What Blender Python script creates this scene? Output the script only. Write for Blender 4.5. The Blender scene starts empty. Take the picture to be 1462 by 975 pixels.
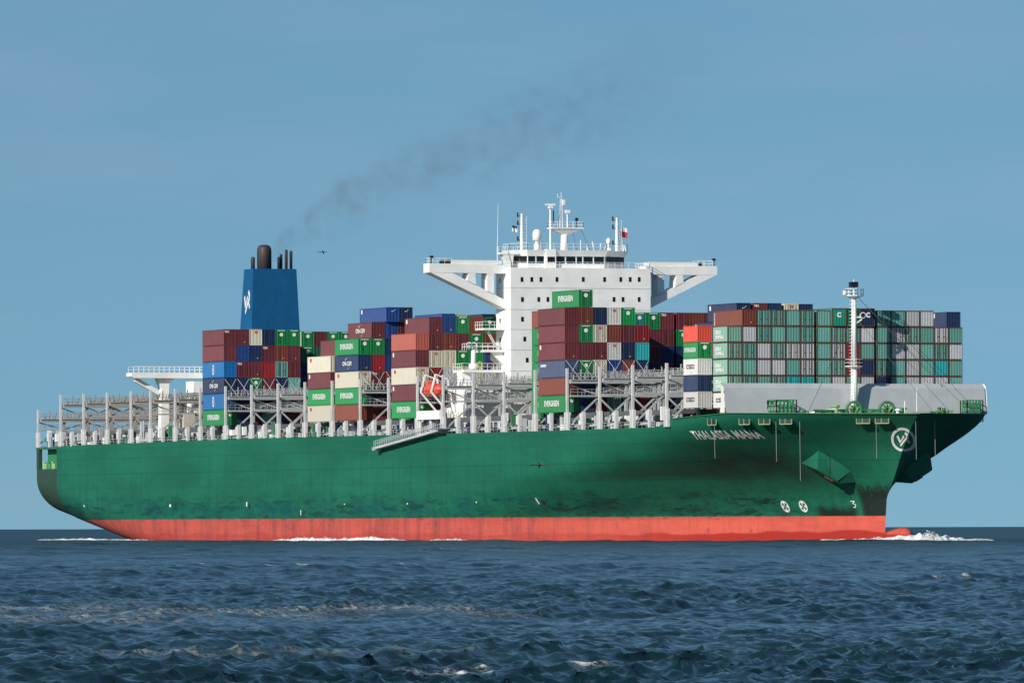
import bpy, math, random
import numpy as np
from mathutils import Vector, Matrix
from mathutils.bvhtree import BVHTree
random.seed(7)
S = bpy.context.scene
COL = S.collection

# ------------------------------------------------------------------ camera, sky, sun, exposure
# metres; X forward along the ship (stem near +30), -Y starboard, Z up from the water
CAM = (1205.478, -512.953, 2.2)
PSI = 2.776059
cd = bpy.data.cameras.new('camera')
co = bpy.data.objects.new('camera', cd); COL.objects.link(co)
cd.sensor_width = 36.0
cd.lens = 11714.5 / 1462 * 36.0
cd.shift_y = (753.2 - 487.5) / 1462
cd.clip_start = 1.0; cd.clip_end = 120000.0
co.matrix_world = (Matrix.Translation(CAM) @ Matrix.Rotation(PSI - math.pi / 2, 4, 'Z')
                   @ Matrix.Rotation(math.pi / 2, 4, 'X') @ Matrix.Rotation(-0.0026, 4, 'Z'))
S.camera = co

SUN = Vector((0.55, -1.0, 0.53)).normalized()          # towards the sun
SUN_EL = math.asin(SUN.z); SUN_AZ = math.atan2(SUN.x, SUN.y)
W = bpy.data.worlds.new('World'); S.world = W; W.use_nodes = True
wt = W.node_tree; wt.nodes.clear()
wo = wt.nodes.new('ShaderNodeOutputWorld'); wb = wt.nodes.new('ShaderNodeBackground')
sky = wt.nodes.new('ShaderNodeTexSky'); sky.sky_type = 'NISHITA'; sky.sun_disc = False
sky.sun_elevation = SUN_EL; sky.sun_rotation = SUN_AZ
sky.air_density = 1.0; sky.dust_density = 0.6; sky.ozone_density = 3.0; sky.altitude = 0
wm = wt.nodes.new('ShaderNodeMix'); wm.data_type = 'RGBA'; wm.blend_type = 'MULTIPLY'
wm.inputs[0].default_value = 1.0; wm.inputs[7].default_value = (0.67, 0.89, 0.93, 1)
wtc = wt.nodes.new('ShaderNodeTexCoord'); wsp = wt.nodes.new('ShaderNodeSeparateXYZ'); wmz = wt.nodes.new('ShaderNodeMath'); wcb = wt.nodes.new('ShaderNodeCombineXYZ')
wmz.operation = 'MULTIPLY_ADD'; wmz.inputs[1].default_value = .88; wmz.inputs[2].default_value = .12      # clear air down to the horizon
wt.links.new(wtc.outputs['Generated'], wsp.inputs[0]); wt.links.new(wsp.outputs[2], wmz.inputs[0])
for i_ in (0, 1): wt.links.new(wsp.outputs[i_], wcb.inputs[i_])
wt.links.new(wmz.outputs[0], wcb.inputs[2]); wt.links.new(wcb.outputs[0], sky.inputs[0])
wt.links.new(sky.outputs[0], wm.inputs[6])
wmp = wt.nodes.new('ShaderNodeMapping'); wmp.inputs['Scale'].default_value = (9, 9, 48); wt.links.new(wtc.outputs['Generated'], wmp.inputs[0])
wnz = wt.nodes.new('ShaderNodeTexNoise'); wnz.inputs['Scale'].default_value = 1.3; wnz.inputs['Detail'].default_value = 5; wnz.inputs['Roughness'].default_value = .55; wt.links.new(wmp.outputs[0], wnz.inputs['Vector'])
wrg = wt.nodes.new('ShaderNodeMapRange'); wrg.interpolation_type = 'SMOOTHSTEP'; wt.links.new(wnz.outputs[0], wrg.inputs[0])
for i_, v_ in zip((1, 2, 3, 4), (.42, .75, 0, .16)): wrg.inputs[i_].default_value = v_
wc2 = wt.nodes.new('ShaderNodeMix'); wc2.data_type = 'RGBA'; wt.links.new(wrg.outputs[0], wc2.inputs[0]); wt.links.new(wm.outputs[2], wc2.inputs[6]); wc2.inputs[7].default_value = (4.6, 5.4, 6.0, 1)
wt.links.new(wc2.outputs[2], wb.inputs[0])
wt.links.new(wb.outputs[0], wo.inputs[0]); wb.inputs[1].default_value = 0.09
sd = bpy.data.lights.new('sun', 'SUN'); sd.energy = 4.7; sd.angle = math.radians(0.5); sd.color = (1.0, 0.94, 0.85)
so = bpy.data.objects.new('sun', sd); COL.objects.link(so)
so.rotation_euler = SUN.to_track_quat('Z', 'Y').to_euler()
S.view_settings.view_transform = 'Standard'; S.view_settings.look = 'None'
S.view_settings.exposure = 0.0; S.view_settings.gamma = 1.0; S.view_settings.use_curve_mapping = False
S.render.engine = 'CYCLES'
S.cycles.max_bounces = 6; S.cycles.volume_step_rate = 2.0; S.cycles.volume_max_steps = 256

# ------------------------------------------------------------------ helpers
class MB:
    """collects boxes, beams, tubes and prisms; build() links them as ONE mesh object"""
    def __init__(s): s.v = []; s.f = []
    def add(s, vs, fs):
        o = len(s.v); s.v += [tuple(p) for p in vs]; s.f += [tuple(i + o for i in q) for q in fs]; return s
    def box(s, x0, x1, y0, y1, z0, z1):
        return s.add([(x, y, z) for x in (x0, x1) for y in (y0, y1) for z in (z0, z1)],
                     [(0, 1, 3, 2), (4, 6, 7, 5), (0, 4, 5, 1), (2, 3, 7, 6), (0, 2, 6, 4), (1, 5, 7, 3)])
    def beam(s, p, q, w, h=None):
        h = w if h is None else h
        p = Vector(p); q = Vector(q); d = (q - p).normalized()
        up = Vector((0, 0, 1)) if abs(d.z) < .95 else Vector((1, 0, 0))
        a = d.cross(up).normalized() * (w / 2); b = a.cross(d).normalized() * (h / 2)
        vs = [e + i * a + j * b for e in (p, q) for i, j in ((-1, -1), (1, -1), (1, 1), (-1, 1))]
        return s.add(vs, [(0, 1, 2, 3), (7, 6, 5, 4), (0, 4, 5, 1), (1, 5, 6, 2), (2, 6, 7, 3), (3, 7, 4, 0)])
    def tube(s, p, q, r, n=8, r2=None):
        r2 = r if r2 is None else r2
        p = Vector(p); q = Vector(q); d = (q - p).normalized()
        up = Vector((0, 0, 1)) if abs(d.z) < .95 else Vector((1, 0, 0))
        a = d.cross(up).normalized(); b = a.cross(d).normalized()
        vs = []
        for e, rr in ((p, r), (q, r2)):
            for k in range(n):
                t = 2 * math.pi * k / n; vs.append(e + a * (rr * math.cos(t)) + b * (rr * math.sin(t)))
        fs = [(k, (k + 1) % n, n + (k + 1) % n, n + k) for k in range(n)]
        fs += [tuple(range(n - 1, -1, -1)), tuple(range(n, 2 * n))]
        return s.add(vs, fs)
    def lathe(s, c, prof, n=16):
        cx, cy, cz = c; vs = []
        for r, z in prof:
            for k in range(n):
                t = 2 * math.pi * k / n; vs.append((cx + r * math.cos(t), cy + r * math.sin(t), cz + z))
        fs = []
        for i in range(len(prof) - 1):
            for k in range(n):
                fs.append((i * n + k, i * n + (k + 1) % n, (i + 1) * n + (k + 1) % n, (i + 1) * n + k))
        fs += [tuple(range(n - 1, -1, -1)), tuple(range((len(prof) - 1) * n, len(prof) * n))]
        return s.add(vs, fs)
    def prism_yz(s, poly, x0, x1):
        n = len(poly)
        vs = [(x0, y, z) for y, z in poly] + [(x1, y, z) for y, z in poly]
        fs = [tuple(range(n - 1, -1, -1)), tuple(range(n, 2 * n))] + [(k, (k + 1) % n, n + (k + 1) % n, n + k) for k in range(n)]
        return s.add(vs, fs)
    def prism_xy(s, poly, z0, z1):
        n = len(poly)
        vs = [(x, y, z0) for x, y in poly] + [(x, y, z1) for x, y in poly]
        fs = [tuple(range(n - 1, -1, -1)), tuple(range(n, 2 * n))] + [(k, (k + 1) % n, n + (k + 1) % n, n + k) for k in range(n)]
        return s.add(vs, fs)
    def ring(s, c, axis, R, r, n=24, m=6):
        c = Vector(c); ax = Vector(axis).normalized()
        up = Vector((0, 0, 1)) if abs(ax.z) < .95 else Vector((1, 0, 0))
        a = ax.cross(up).normalized(); b = a.cross(ax).normalized(); vs = []; fs = []
        for i in range(n):
            t = 2 * math.pi * i / n; d = a * math.cos(t) + b * math.sin(t)
            for j in range(m):
                u = 2 * math.pi * j / m; vs.append(c + d * (R + r * math.cos(u)) + ax * (r * math.sin(u)))
        for i in range(n):
            for j in range(m):
                fs.append((i * m + j, ((i + 1) % n) * m + j, ((i + 1) % n) * m + (j + 1) % m, i * m + (j + 1) % m))
        return s.add(vs, fs)
    def rail(s, pts, h=1.0, step=1.6, w=.05):
        """handrail along a polyline: posts and two bars"""
        for p, q in zip(pts[:-1], pts[1:]):
            p = Vector(p); q = Vector(q); L = (q - p).length; n = max(1, int(round(L / step)))
            for k in range(n + 1):
                e = p.lerp(q, k / n); s.beam(e, e + Vector((0, 0, h)), w)
            for z in (h, h * .52): s.beam(p + Vector((0, 0, z)), q + Vector((0, 0, z)), w)
        return s
    def mesh(s, name, smooth=False):
        me = bpy.data.meshes.new(name); me.from_pydata(s.v, [], s.f); me.update()
        if smooth: me.polygons.foreach_set('use_smooth', [True] * len(me.polygons))
        return me
    def build(s, name, mat, parent=None, smooth=False):
        return link(name, s.mesh(name, smooth), mat, parent)

def link(name, me, mat, parent=None):
    o = bpy.data.objects.new(name, me); COL.objects.link(o)
    if mat is not None:
        if len(me.materials) == 0: me.materials.append(mat)
        else:
            o.material_slots[0].link = 'OBJECT'; o.material_slots[0].material = mat
    if parent is not None: o.parent = parent
    return o
def tag(o, label, cat, group=None, kind=None):
    if label: o['label'] = label
    if cat: o['category'] = cat
    if group: o['group'] = group
    if kind: o['kind'] = kind
    return o
def empty(name, loc=(0, 0, 0), parent=None):
    o = bpy.data.objects.new(name, None); COL.objects.link(o); o.location = loc; o.empty_display_size = .5
    if parent is not None: o.parent = parent
    return o

def newmat(name):
    m = bpy.data.materials.new(name); m.use_nodes = True; nt = m.node_tree
    b = nt.nodes['Principled BSDF']; return m, nt, b
def nd(nt, t, **k):
    n = nt.nodes.new('ShaderNode' + t)
    for a, v in k.items():
        if a.startswith('i') and a[1:].isdigit(): n.inputs[int(a[1:])].default_value = v
        else: setattr(n, a, v)
    return n
def lk(nt, a, b): nt.links.new(a, b)
def math_(nt, op, a, b=None, c=None, clamp=False):
    n = nt.nodes.new('ShaderNodeMath'); n.operation = op; n.use_clamp = clamp
    for i, x in enumerate((a, b, c)):
        if x is None: continue
        if isinstance(x, (int, float)): n.inputs[i].default_value = x
        else: nt.links.new(x, n.inputs[i])
    return n.outputs[0]
def mixc(nt, fac, a, b, mode='MIX'):
    n = nt.nodes.new('ShaderNodeMix'); n.data_type = 'RGBA'; n.blend_type = mode
    for i, x in ((0, fac), (6, a), (7, b)):
        if isinstance(x, (int, float)): n.inputs[i].default_value = x
        elif isinstance(x, tuple): n.inputs[i].default_value = x if len(x) == 4 else (*x, 1)
        else: nt.links.new(x, n.inputs[i])
    return n.outputs[2]
def ramp(nt, x, lo, hi, a=0., b=1.):
    n = nt.nodes.new('ShaderNodeMapRange'); n.interpolation_type = 'SMOOTHSTEP'
    nt.links.new(x, n.inputs[0])
    for i, v in zip((1, 2, 3, 4), (lo, hi, a, b)): n.inputs[i].default_value = v
    return n.outputs[0]
def noise(nt, scale, vec=None, detail=4., rough=.6, stretch=(1, 1, 1), w=None):
    n = nt.nodes.new('ShaderNodeTexNoise')
    if w is not None:
        n.noise_dimensions = '4D'; nt.links.new(w, n.inputs['W'])
    n.inputs['Scale'].default_value = scale; n.inputs['Detail'].default_value = detail; n.inputs['Roughness'].default_value = rough
    if vec is None:
        vec = nt.nodes.new('ShaderNodeTexCoord').outputs['Object']
    if stretch != (1, 1, 1):
        mp = nt.nodes.new('ShaderNodeMapping'); mp.inputs['Scale'].default_value = stretch
        nt.links.new(vec, mp.inputs[0]); vec = mp.outputs[0]
    nt.links.new(vec, n.inputs['Vector'])
    return n.outputs[0]

def paint(name, col, rough=.5, dirt=.25, rust=0., metal=0., dirtcol=(.09, .07, .05), blotch=.12):
    """painted steel: blotchy colour, vertical grime runs, optional rust"""
    m, nt, b = newmat(name)
    a = noise(nt, .35, detail=5)
    c = mixc(nt, ramp(nt, a, .3, .7), tuple(x * (1 - blotch) for x in col), tuple(min(1, x * 1.08) for x in col))
    runs = noise(nt, 1.0, stretch=(1.6, 1.6, .12), detail=5)
    c = mixc(nt, ramp(nt, runs, .5, .85, 0, dirt), c, dirtcol)
    if rust:
        r = noise(nt, 1.4, stretch=(1, 1, .3), detail=6, rough=.7)
        c = mixc(nt, ramp(nt, r, .56, .7, 0, rust), c, (.16, .06, .03))
    lk(nt, c, b.inputs['Base Color']); b.inputs['Roughness'].default_value = rough; b.inputs['Metallic'].default_value = metal
    return m

M = {}
M['white'] = paint('white_paint', (.83, .83, .80), .45, .05, blotch=.04)
M['offwhite'] = paint('weathered_white_paint', (.60, .60, .60), .5, .25, .25)
M['grey'] = paint('grey_paint', (.36, .38, .40), .5, .3, .3)
M['lightgrey'] = paint('light_grey_paint', (.50, .52, .54), .5, .25, .15)
M['bridgegrey'] = paint('lashing_steel_paint', (.42, .43, .43), .55, .35, .45)
M['hatch'] = paint('hatch_cover_paint', (.10, .105, .11), .6, .4, .4)
M['rusty'] = paint('rusted_lashing_steel', (.36, .34, .31), .6, .4, .85)
M['breakwater'] = paint('breakwater_paint', (.43, .45, .47), .5, .10, blotch=.05)
M['deckgreen'] = paint('deck_green_paint', (.03, .16, .06), .55, .3, .2)
M['brightgreen'] = paint('winch_green_paint', (.03, .22, .09), .5, .2, .1)
M['limegreen'] = paint('light_green_paint', (.22, .42, .16), .5, .2, .1)
M['deckred'] = paint('deck_brown_paint', (.13, .07, .05), .7, .3)
M['dark'] = paint('dark_opening_paint', (.015, .02, .03), .6, .1)
M['navybox'] = paint('navy_paint', (.012, .03, .10), .5, .1)
M['yellow'] = paint('yellow_paint', (.6, .4, .05), .5, .2)
M['soot'] = paint('soot_brown_steel', (.045, .034, .038), .6, .3)
M['funnel'] = paint('funnel_blue_paint', (.003, .088, .225), .45, .12)
M['letter'] = paint('white_lettering_paint', (.78, .78, .76), .5, .08)
M['orange'] = paint('lifeboat_orange', (.72, .09, .045), .35, .12)
M['anchor'] = paint('anchor_red_lead', (.20, .045, .03), .6, .4)
M['wire'] = paint('wire_rope', (.08, .08, .08), .6, .1)
M['black'] = paint('black_paint', (.012, .012, .014), .5, .05)
M['wire_grey'] = paint('pale_rope', (.35, .36, .33), .7, .1)
m, nt, b = newmat('window_glass'); b.inputs['Base Color'].default_value = (.006, .010, .016, 1); b.inputs['Roughness'].default_value = .08
b.inputs['Specular IOR Level'].default_value = .35; M['glass'] = m

# ------------------------------------------------------------------ hull shape
ZX = [-6, 3, 6.7, 8.5, 9.6, 13.6, 17.6, 19.6, 21]; XX = [27.5, 28.6, 29.1, 30.6, 31.8, 34.9, 38.6, 41.3, 42.5]
ZT = [-6, 4, 10, 13.5, 14.7, 16.1, 17.1, 18.2, 19.1, 20.1, 21]
XE = [-110, -110, -75, -48, -42, -33, -27, -22, -20.5, -20, -20]
NN = [1.8, 1.8, 2.3, 3.0, 3.2, 3.45, 3.6, 3.75, 3.9, 4, 4]
def stem_x(z): return np.interp(z, ZX, XX)
def half_bow(X, z):
    xe = np.interp(z, ZT, XE); n = np.interp(z, ZT, NN)
    u = np.clip((X - xe) / (stem_x(z) - xe), 0, 1); return 25.6 * (1 - u ** n)
def top_z(X):
    return np.interp(X, [-340, -208, -60, -4, 2, 18, 42], [18.25, 18.5, 18.1, 18.1, 19.35, 20.05, 19.7])
def keel_z(X): return np.interp(X, [-331, -324, -302, -281, -262, -230], [5.2, 4.4, 1.7, -.6, -3.0, -6])
def half_aft(X, z):
    B = np.interp(X, [-331, -316.2, -315.8, -285, -260], [24.95, 25.2, 25.45, 25.6, 25.6])
    d = np.interp(X, [-331, -300, -250, -220], [8.4, 8.0, 4.0, 0.0])
    q = np.clip((keel_z(X) + 7 - z) / 7, 0, 1)
    return B - d * (1 - np.sqrt(np.clip(1 - q * q, 0, 1)))
XA = -110.0
tz = np.concatenate([np.linspace(0, .35, 12)[:-1], np.linspace(.35, 1, 26)])
def top_aft(X): return 13.9 if X < -315.9 else float(top_z(X))
def grid_faces(n, m, off=0, flip=False):
    fs = []
    for i in range(n - 1):
        for j in range(m - 1):
            q = (off + i * m + j, off + (i + 1) * m + j, off + (i + 1) * m + j + 1, off + i * m + j + 1)
            fs.append(q[::-1] if flip else q)
    return fs
hv = []; hf = []
stA = [-330, -328, -324, -320, -317, -316.0, -315.8] + list(np.linspace(-312, -240, 19)) + list(np.linspace(-235, XA, 18))
nz = len(tz)
for side in (-1, 1):
    off = len(hv); rows = 0
    for X in stA:
        zb = float(keel_z(X)); zt = top_aft(X)
        for t in tz:
            z = zb + t * (zt - zb); hv.append((X, side * float(half_aft(X, z)), z))
        rows += 1
    sb = 1 - (1 - np.linspace(0, 1, 61)[1:]) ** 1.5
    for s_ in sb:
        for t in tz:
            z = -6 + t * 26
            for _ in range(4):
                X = XA + s_ * (float(stem_x(z)) - XA); z = -6 + t * (float(top_z(X)) + 6)
            hv.append((X, side * float(half_bow(X, z)), z))
        rows += 1
    hf += grid_faces(rows, nz, off, flip=(side > 0))
    bl = [off + i * nz for i in range(rows)]            # bottom closing strip to the centre line
    o2 = len(hv)
    for i in bl: hv.append((hv[i][0], 0.0, hv[i][2] - (.6 if hv[i][0] < -290 else 0)))
    for i in range(rows - 1):
        q = (bl[i], o2 + i, o2 + i + 1, bl[i + 1]); hf.append(q if side < 0 else q[::-1])

# ---- hull paint
m, nt, b = newmat('hull_paint'); M['hull'] = m
tc = nd(nt, 'TexCoord').outputs['Object']; sp = nd(nt, 'SeparateXYZ'); lk(nt, tc, sp.inputs[0]); px, py, pz = sp.outputs
n1 = noise(nt, .03, tc, 5, .6, (1, 1, 4)); n2 = noise(nt, .5, tc, 6, .65, (1, 1, .06)); n3 = noise(nt, .16, tc, 6, .7, (.5, 1, 1.6))
g = mixc(nt, ramp(nt, n1, .35, .65), (.013, .150, .086), (.009, .112, .064))
g = mixc(nt, ramp(nt, n2, .48, .8, 0, .45), g, (.012, .085, .062))
teal = math_(nt, 'MULTIPLY', ramp(nt, pz, 9.5, 5.5), ramp(nt, n3, .44, .56))
teal = math_(nt, 'MULTIPLY', teal, ramp(nt, px, 10, -20))
g = mixc(nt, math_(nt, 'MULTIPLY', teal, .7), g, (.003, .100, .078))
band = math_(nt, 'MULTIPLY', ramp(nt, pz, 8.6, 7.2), ramp(nt, n3, .5, .66))
g = mixc(nt, math_(nt, 'MULTIPLY', band, .55), g, (.006, .060, .048))
runs = noise(nt, 1.3, tc, 7, .75, (1, 1, .05)); g = mixc(nt, ramp(nt, runs, .60, .74, 0, .5), g, (.030, .052, .036))
chip = noise(nt, .9, tc, 8, .8, (.7, 1, 1.3)); g = mixc(nt, math_(nt, 'MULTIPLY', ramp(nt, chip, .60, .66, 0, .8), ramp(nt, pz, 9.0, 5.5)), g, (.010, .030, .028))
fend = noise(nt, .07, tc, 4, .7, (1, 1, 6)); g = mixc(nt, math_(nt, 'MULTIPLY', ramp(nt, fend, .56, .64, 0, .35), ramp(nt, pz, 17.5, 14)), g, (.016, .085, .062))
# weld seams, horizontal and vertical, faint
for z0, k in ((15.55, .3), (12.6, .45), (9.9, .25), (6.9, .25), (17.3, .25)):
    d = math_(nt, 'ABSOLUTE', math_(nt, 'SUBTRACT', pz, z0)); g = mixc(nt, ramp(nt, d, .13, .02, 0, k), g, (.006, .055, .045))
wx = math_(nt, 'ABSOLUTE', math_(nt, 'SUBTRACT', math_(nt, 'FRACT', math_(nt, 'DIVIDE', px, 11.6)), .5))
g = mixc(nt, ramp(nt, wx, .008, .001, 0, .22), g, (.006, .06, .045))
lowb = math_(nt, 'MULTIPLY', ramp(nt, pz, 9.4, 6.0), ramp(nt, px, 18, 2))
scf = noise(nt, .42, tc, 8, .78, (.30, 1, 2.0)); g = mixc(nt, math_(nt, 'MULTIPLY', lowb, ramp(nt, scf, .50, .58, 0, .85)), g, (.004, .045, .036))
scd = noise(nt, .55, tc, 8, .8, (.28, 1, 2.6)); g = mixc(nt, math_(nt, 'MULTIPLY', math_(nt, 'MULTIPLY', lowb, ramp(nt, px, -150, -40, .35, 1.)), ramp(nt, scd, .55, .60, 0, .85)), g, (.008, .014, .013))
vr = noise(nt, .8, tc, 6, .75, (1, 1, .07)); g = mixc(nt, math_(nt, 'MULTIPLY', ramp(nt, vr, .49, .62, 0, .42), ramp(nt, pz, 19, 5, .25, 1.)), g, (.006, .070, .050))
# soft-edged dark patch on the bow shoulder, scuffs by the stem
sx_ = math_(nt, 'MULTIPLY', ramp(nt, px, -14, 6), ramp(nt, px, 25, 15))
sz_ = math_(nt, 'MULTIPLY', ramp(nt, pz, 6.5, 11), ramp(nt, pz, 16.6, 14))
n4 = noise(nt, .12, tc, 6, .7, (1, 1, 1.5))
sm = math_(nt, 'MULTIPLY', math_(nt, 'MULTIPLY', sx_, sz_), ramp(nt, n4, .3, .62, .35, 1))
g = mixc(nt, math_(nt, 'MULTIPLY', sm, .70), g, (.012, .034, .028))
n5 = noise(nt, .5, tc, 6, .7, (1, 1, .35))
sc1 = math_(nt, 'MULTIPLY', ramp(nt, math_(nt, 'ADD', pz, math_(nt, 'MULTIPLY', n5, 3.0)), 7.6, 6.0), math_(nt, 'MULTIPLY', ramp(nt, px, 12, 15), ramp(nt, px, 24, 21)))
sc2 = math_(nt, 'MULTIPLY', ramp(nt, math_(nt, 'ADD', pz, math_(nt, 'MULTIPLY', n5, 6.0)), 12.2, 10.2), math_(nt, 'MULTIPLY', ramp(nt, px, 23, 24.5), ramp(nt, n5, .30, .42)))
g = mixc(nt, math_(nt, 'MULTIPLY', math_(nt, 'MAXIMUM', sc1, sc2), .95), g, (.010, .013, .012))
# darker olive-grey tone over the counter plating
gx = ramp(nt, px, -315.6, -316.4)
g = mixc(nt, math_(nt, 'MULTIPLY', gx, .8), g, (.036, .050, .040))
# red boot-topping
red = mixc(nt, ramp(nt, n3, .35, .7), (.62, .105, .070), (.50, .082, .060))
red = mixc(nt, ramp(nt, noise(nt, .6, tc, 6, .7, (1, 1, .15)), .5, .78, 0, .75), red, (.24, .045, .042))
red = mixc(nt, ramp(nt, noise(nt, .9, tc, 7, .75, (.6, 1, 1)), .58, .68, 0, .6), red, (.12, .05, .05))
wl = noise(nt, .07, tc, 3, .5)
wet = ramp(nt, math_(nt, 'ADD', pz, math_(nt, 'MULTIPLY', wl, -2.2)), .35, -.05)
aft = ramp(nt, px, 5, -70)
str_ = noise(nt, .33, tc, 6, .7, (1, 1, .10))
red = mixc(nt, math_(nt, 'MULTIPLY', aft, ramp(nt, str_, .42, .68, .12, .6)), red, (.20, .055, .055))
red = mixc(nt, math_(nt, 'MULTIPLY', aft, ramp(nt, noise(nt, 1.2, tc, 7, .8, (.5, 1, 1.4)), .57, .66, 0, .75)), red, (.07, .04, .045))
wet = math_(nt, 'MULTIPLY', wet, ramp(nt, px, -60, -10, .35, 1.))
red = mixc(nt, math_(nt, 'MULTIPLY', wet, .9), red, (.33, .018, .014))
edk = math_(nt, 'MULTIPLY', ramp(nt, pz, 3.2, 4.0), ramp(nt, noise(nt, .5, tc, 7, .8, (.35, 1, 1)), .50, .62, 0, .65)); red = mixc(nt, math_(nt, 'MULTIPLY', edk, ramp(nt, px, 8, -10)), red, (.08, .04, .04))
edge = ramp(nt, math_(nt, 'ADD', pz, math_(nt, 'MULTIPLY', n5, .12)), 3.93, 4.02)
c = mixc(nt, edge, red, g)
lk(nt, c, b.inputs['Base Color']); b.inputs['Roughness'].default_value = .55; b.inputs['Specular IOR Level'].default_value = .3
bn = nd(nt, 'Bump'); bn.inputs['Strength'].default_value = .12; bn.inputs['Distance'].default_value = .3
lk(nt, noise(nt, .35, tc, 3, .5, (1, 1, .8)), bn.inputs['Height']); lk(nt, bn.outputs[0], b.inputs['Normal'])

ship = empty('container_ship')
tag(ship, 'long green container ship with red boot-top, white bridge and blue funnel', 'ship')
hme = bpy.data.meshes.new('hull'); hme.from_pydata(hv, [], hf); hme.update()
hme.polygons.foreach_set('use_smooth', [True] * len(hme.polygons))
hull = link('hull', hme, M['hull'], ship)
HB = BVHTree.FromPolygons([Vector(p) for p in hv], hf)

# bulb
bm = MB(); prof = []
for i in range(15):
    t = i / 14; prof.append((20 + 18.4 * t, 2.35 * math.sqrt(max(0, 1 - max(0, (t - .6) / .4) ** 2.4)), -2.35 + 3.0 * t ** 1.4))
n = 20; vs = []; fs = []
for X, r, zc in prof:
    for k in range(n):
        a = 2 * math.pi * k / n; vs.append((X, .82 * r * math.cos(a), zc + 1.05 * r * math.sin(a)))
fs = [(i * n + k, i * n + (k + 1) % n, (i + 1) * n + (k + 1) % n, (i + 1) * n + k) for i in range(14) for k in range(n)]
bm.add(vs, fs); bm.build('bulbous_bow', M['hull'], hull, smooth=True)

# main deck, forecastle deck, transom
dk = MB(); xs_ = list(np.linspace(-316, -4, 40)); vs = []; fs = []
def hb(X, z): return float(half_aft(X, z)) if X < XA else float(half_bow(X, z))
for X in xs_:
    z = float(top_z(X)) - .05; h_ = hb(X, z) - .05; vs += [(X, -h_, z), (X, h_, z)]
fs = [(2 * i, 2 * i + 2, 2 * i + 3, 2 * i + 1) for i in range(len(xs_) - 1)]
dk.add(vs, fs).build('main_deck', M['deckgreen'], ship)
dk = MB(); vs = []; xs_ = list(np.linspace(-4, 40.2, 40))
for X in xs_:
    z = 18.0 if X < 2 else 18.75; h_ = max(.02, hb(X, z) - .08); vs += [(X, -h_, z), (X, h_, z)]
dk.add(vs, [(2 * i, 2 * i + 2, 2 * i + 3, 2 * i + 1) for i in range(len(xs_) - 1)]).build('forecastle_deck', M['deckgreen'], ship)
# rail cap along the bulwark top
rc = MB()
for side in (-1, 1):
    pts = []
    for s_ in np.linspace(0, 1, 50):
        X = 2 + s_ * 39.3; z = float(top_z(X)); X = min(X, float(stem_x(z)) - .02); pts.append(Vector((X, side * hb(X, z), z)))
    for p, q in zip(pts[:-1], pts[1:]):
        if (q - p).length > .05: rc.beam(p, q, .34, .12)
rc.build('bulwark_rail', M['deckgreen'], ship)
# the open mooring deck at the stern quarter
tr = MB()
poly = [(float(half_aft(-330, 5.2 + t * 8.7)), 5.2 + t * 8.7) for t in np.linspace(0, 1, 14)]
tr.prism_yz([(-y, z) for y, z in poly] + [(y, z) for y, z in poly[::-1]], -330.05, -329.6)
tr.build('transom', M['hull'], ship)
q = MB(); q.box(-330, -316.0, -24.9, 24.9, 13.7, 13.88); q.build('mooring_deck', M['deckgreen'], ship)
q = MB(); q.box(-330.2, -316.0, -25.1, 25.1, 17.75, 18.25); q.build('poop_deck', M['deckgreen'], ship)
for y_ in (-25.0, 24.3): MB().box(-330.1, -328.6, y_, y_ + .7, 13.9, 17.74).build('stern_post', M['hull'], ship)
q = MB(); q.box(-328.5, -321.3, -23.2, -22.9, 13.9, 17.74); q.box(-321.3, -316.2, -23.2, -22.9, 17.0, 17.74); q.build('mooring_bulkhead', M['brightgreen'], ship)
for k in range(4):
    q = MB(); x = -327.0 + k * 2.8; q.tube((x, -24.4, 13.9), (x, -24.4, 15.1), .3, 10); q.tube((x, -24.4, 15.1), (x, -24.4, 15.3), .4, 10)
    q.tube((x + 1.1, -24.4, 13.9), (x + 1.1, -24.4, 15.0), .3, 10); q.build('mooring_bitts', M['brightgreen'] if k % 2 else M['limegreen'], ship)

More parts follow.
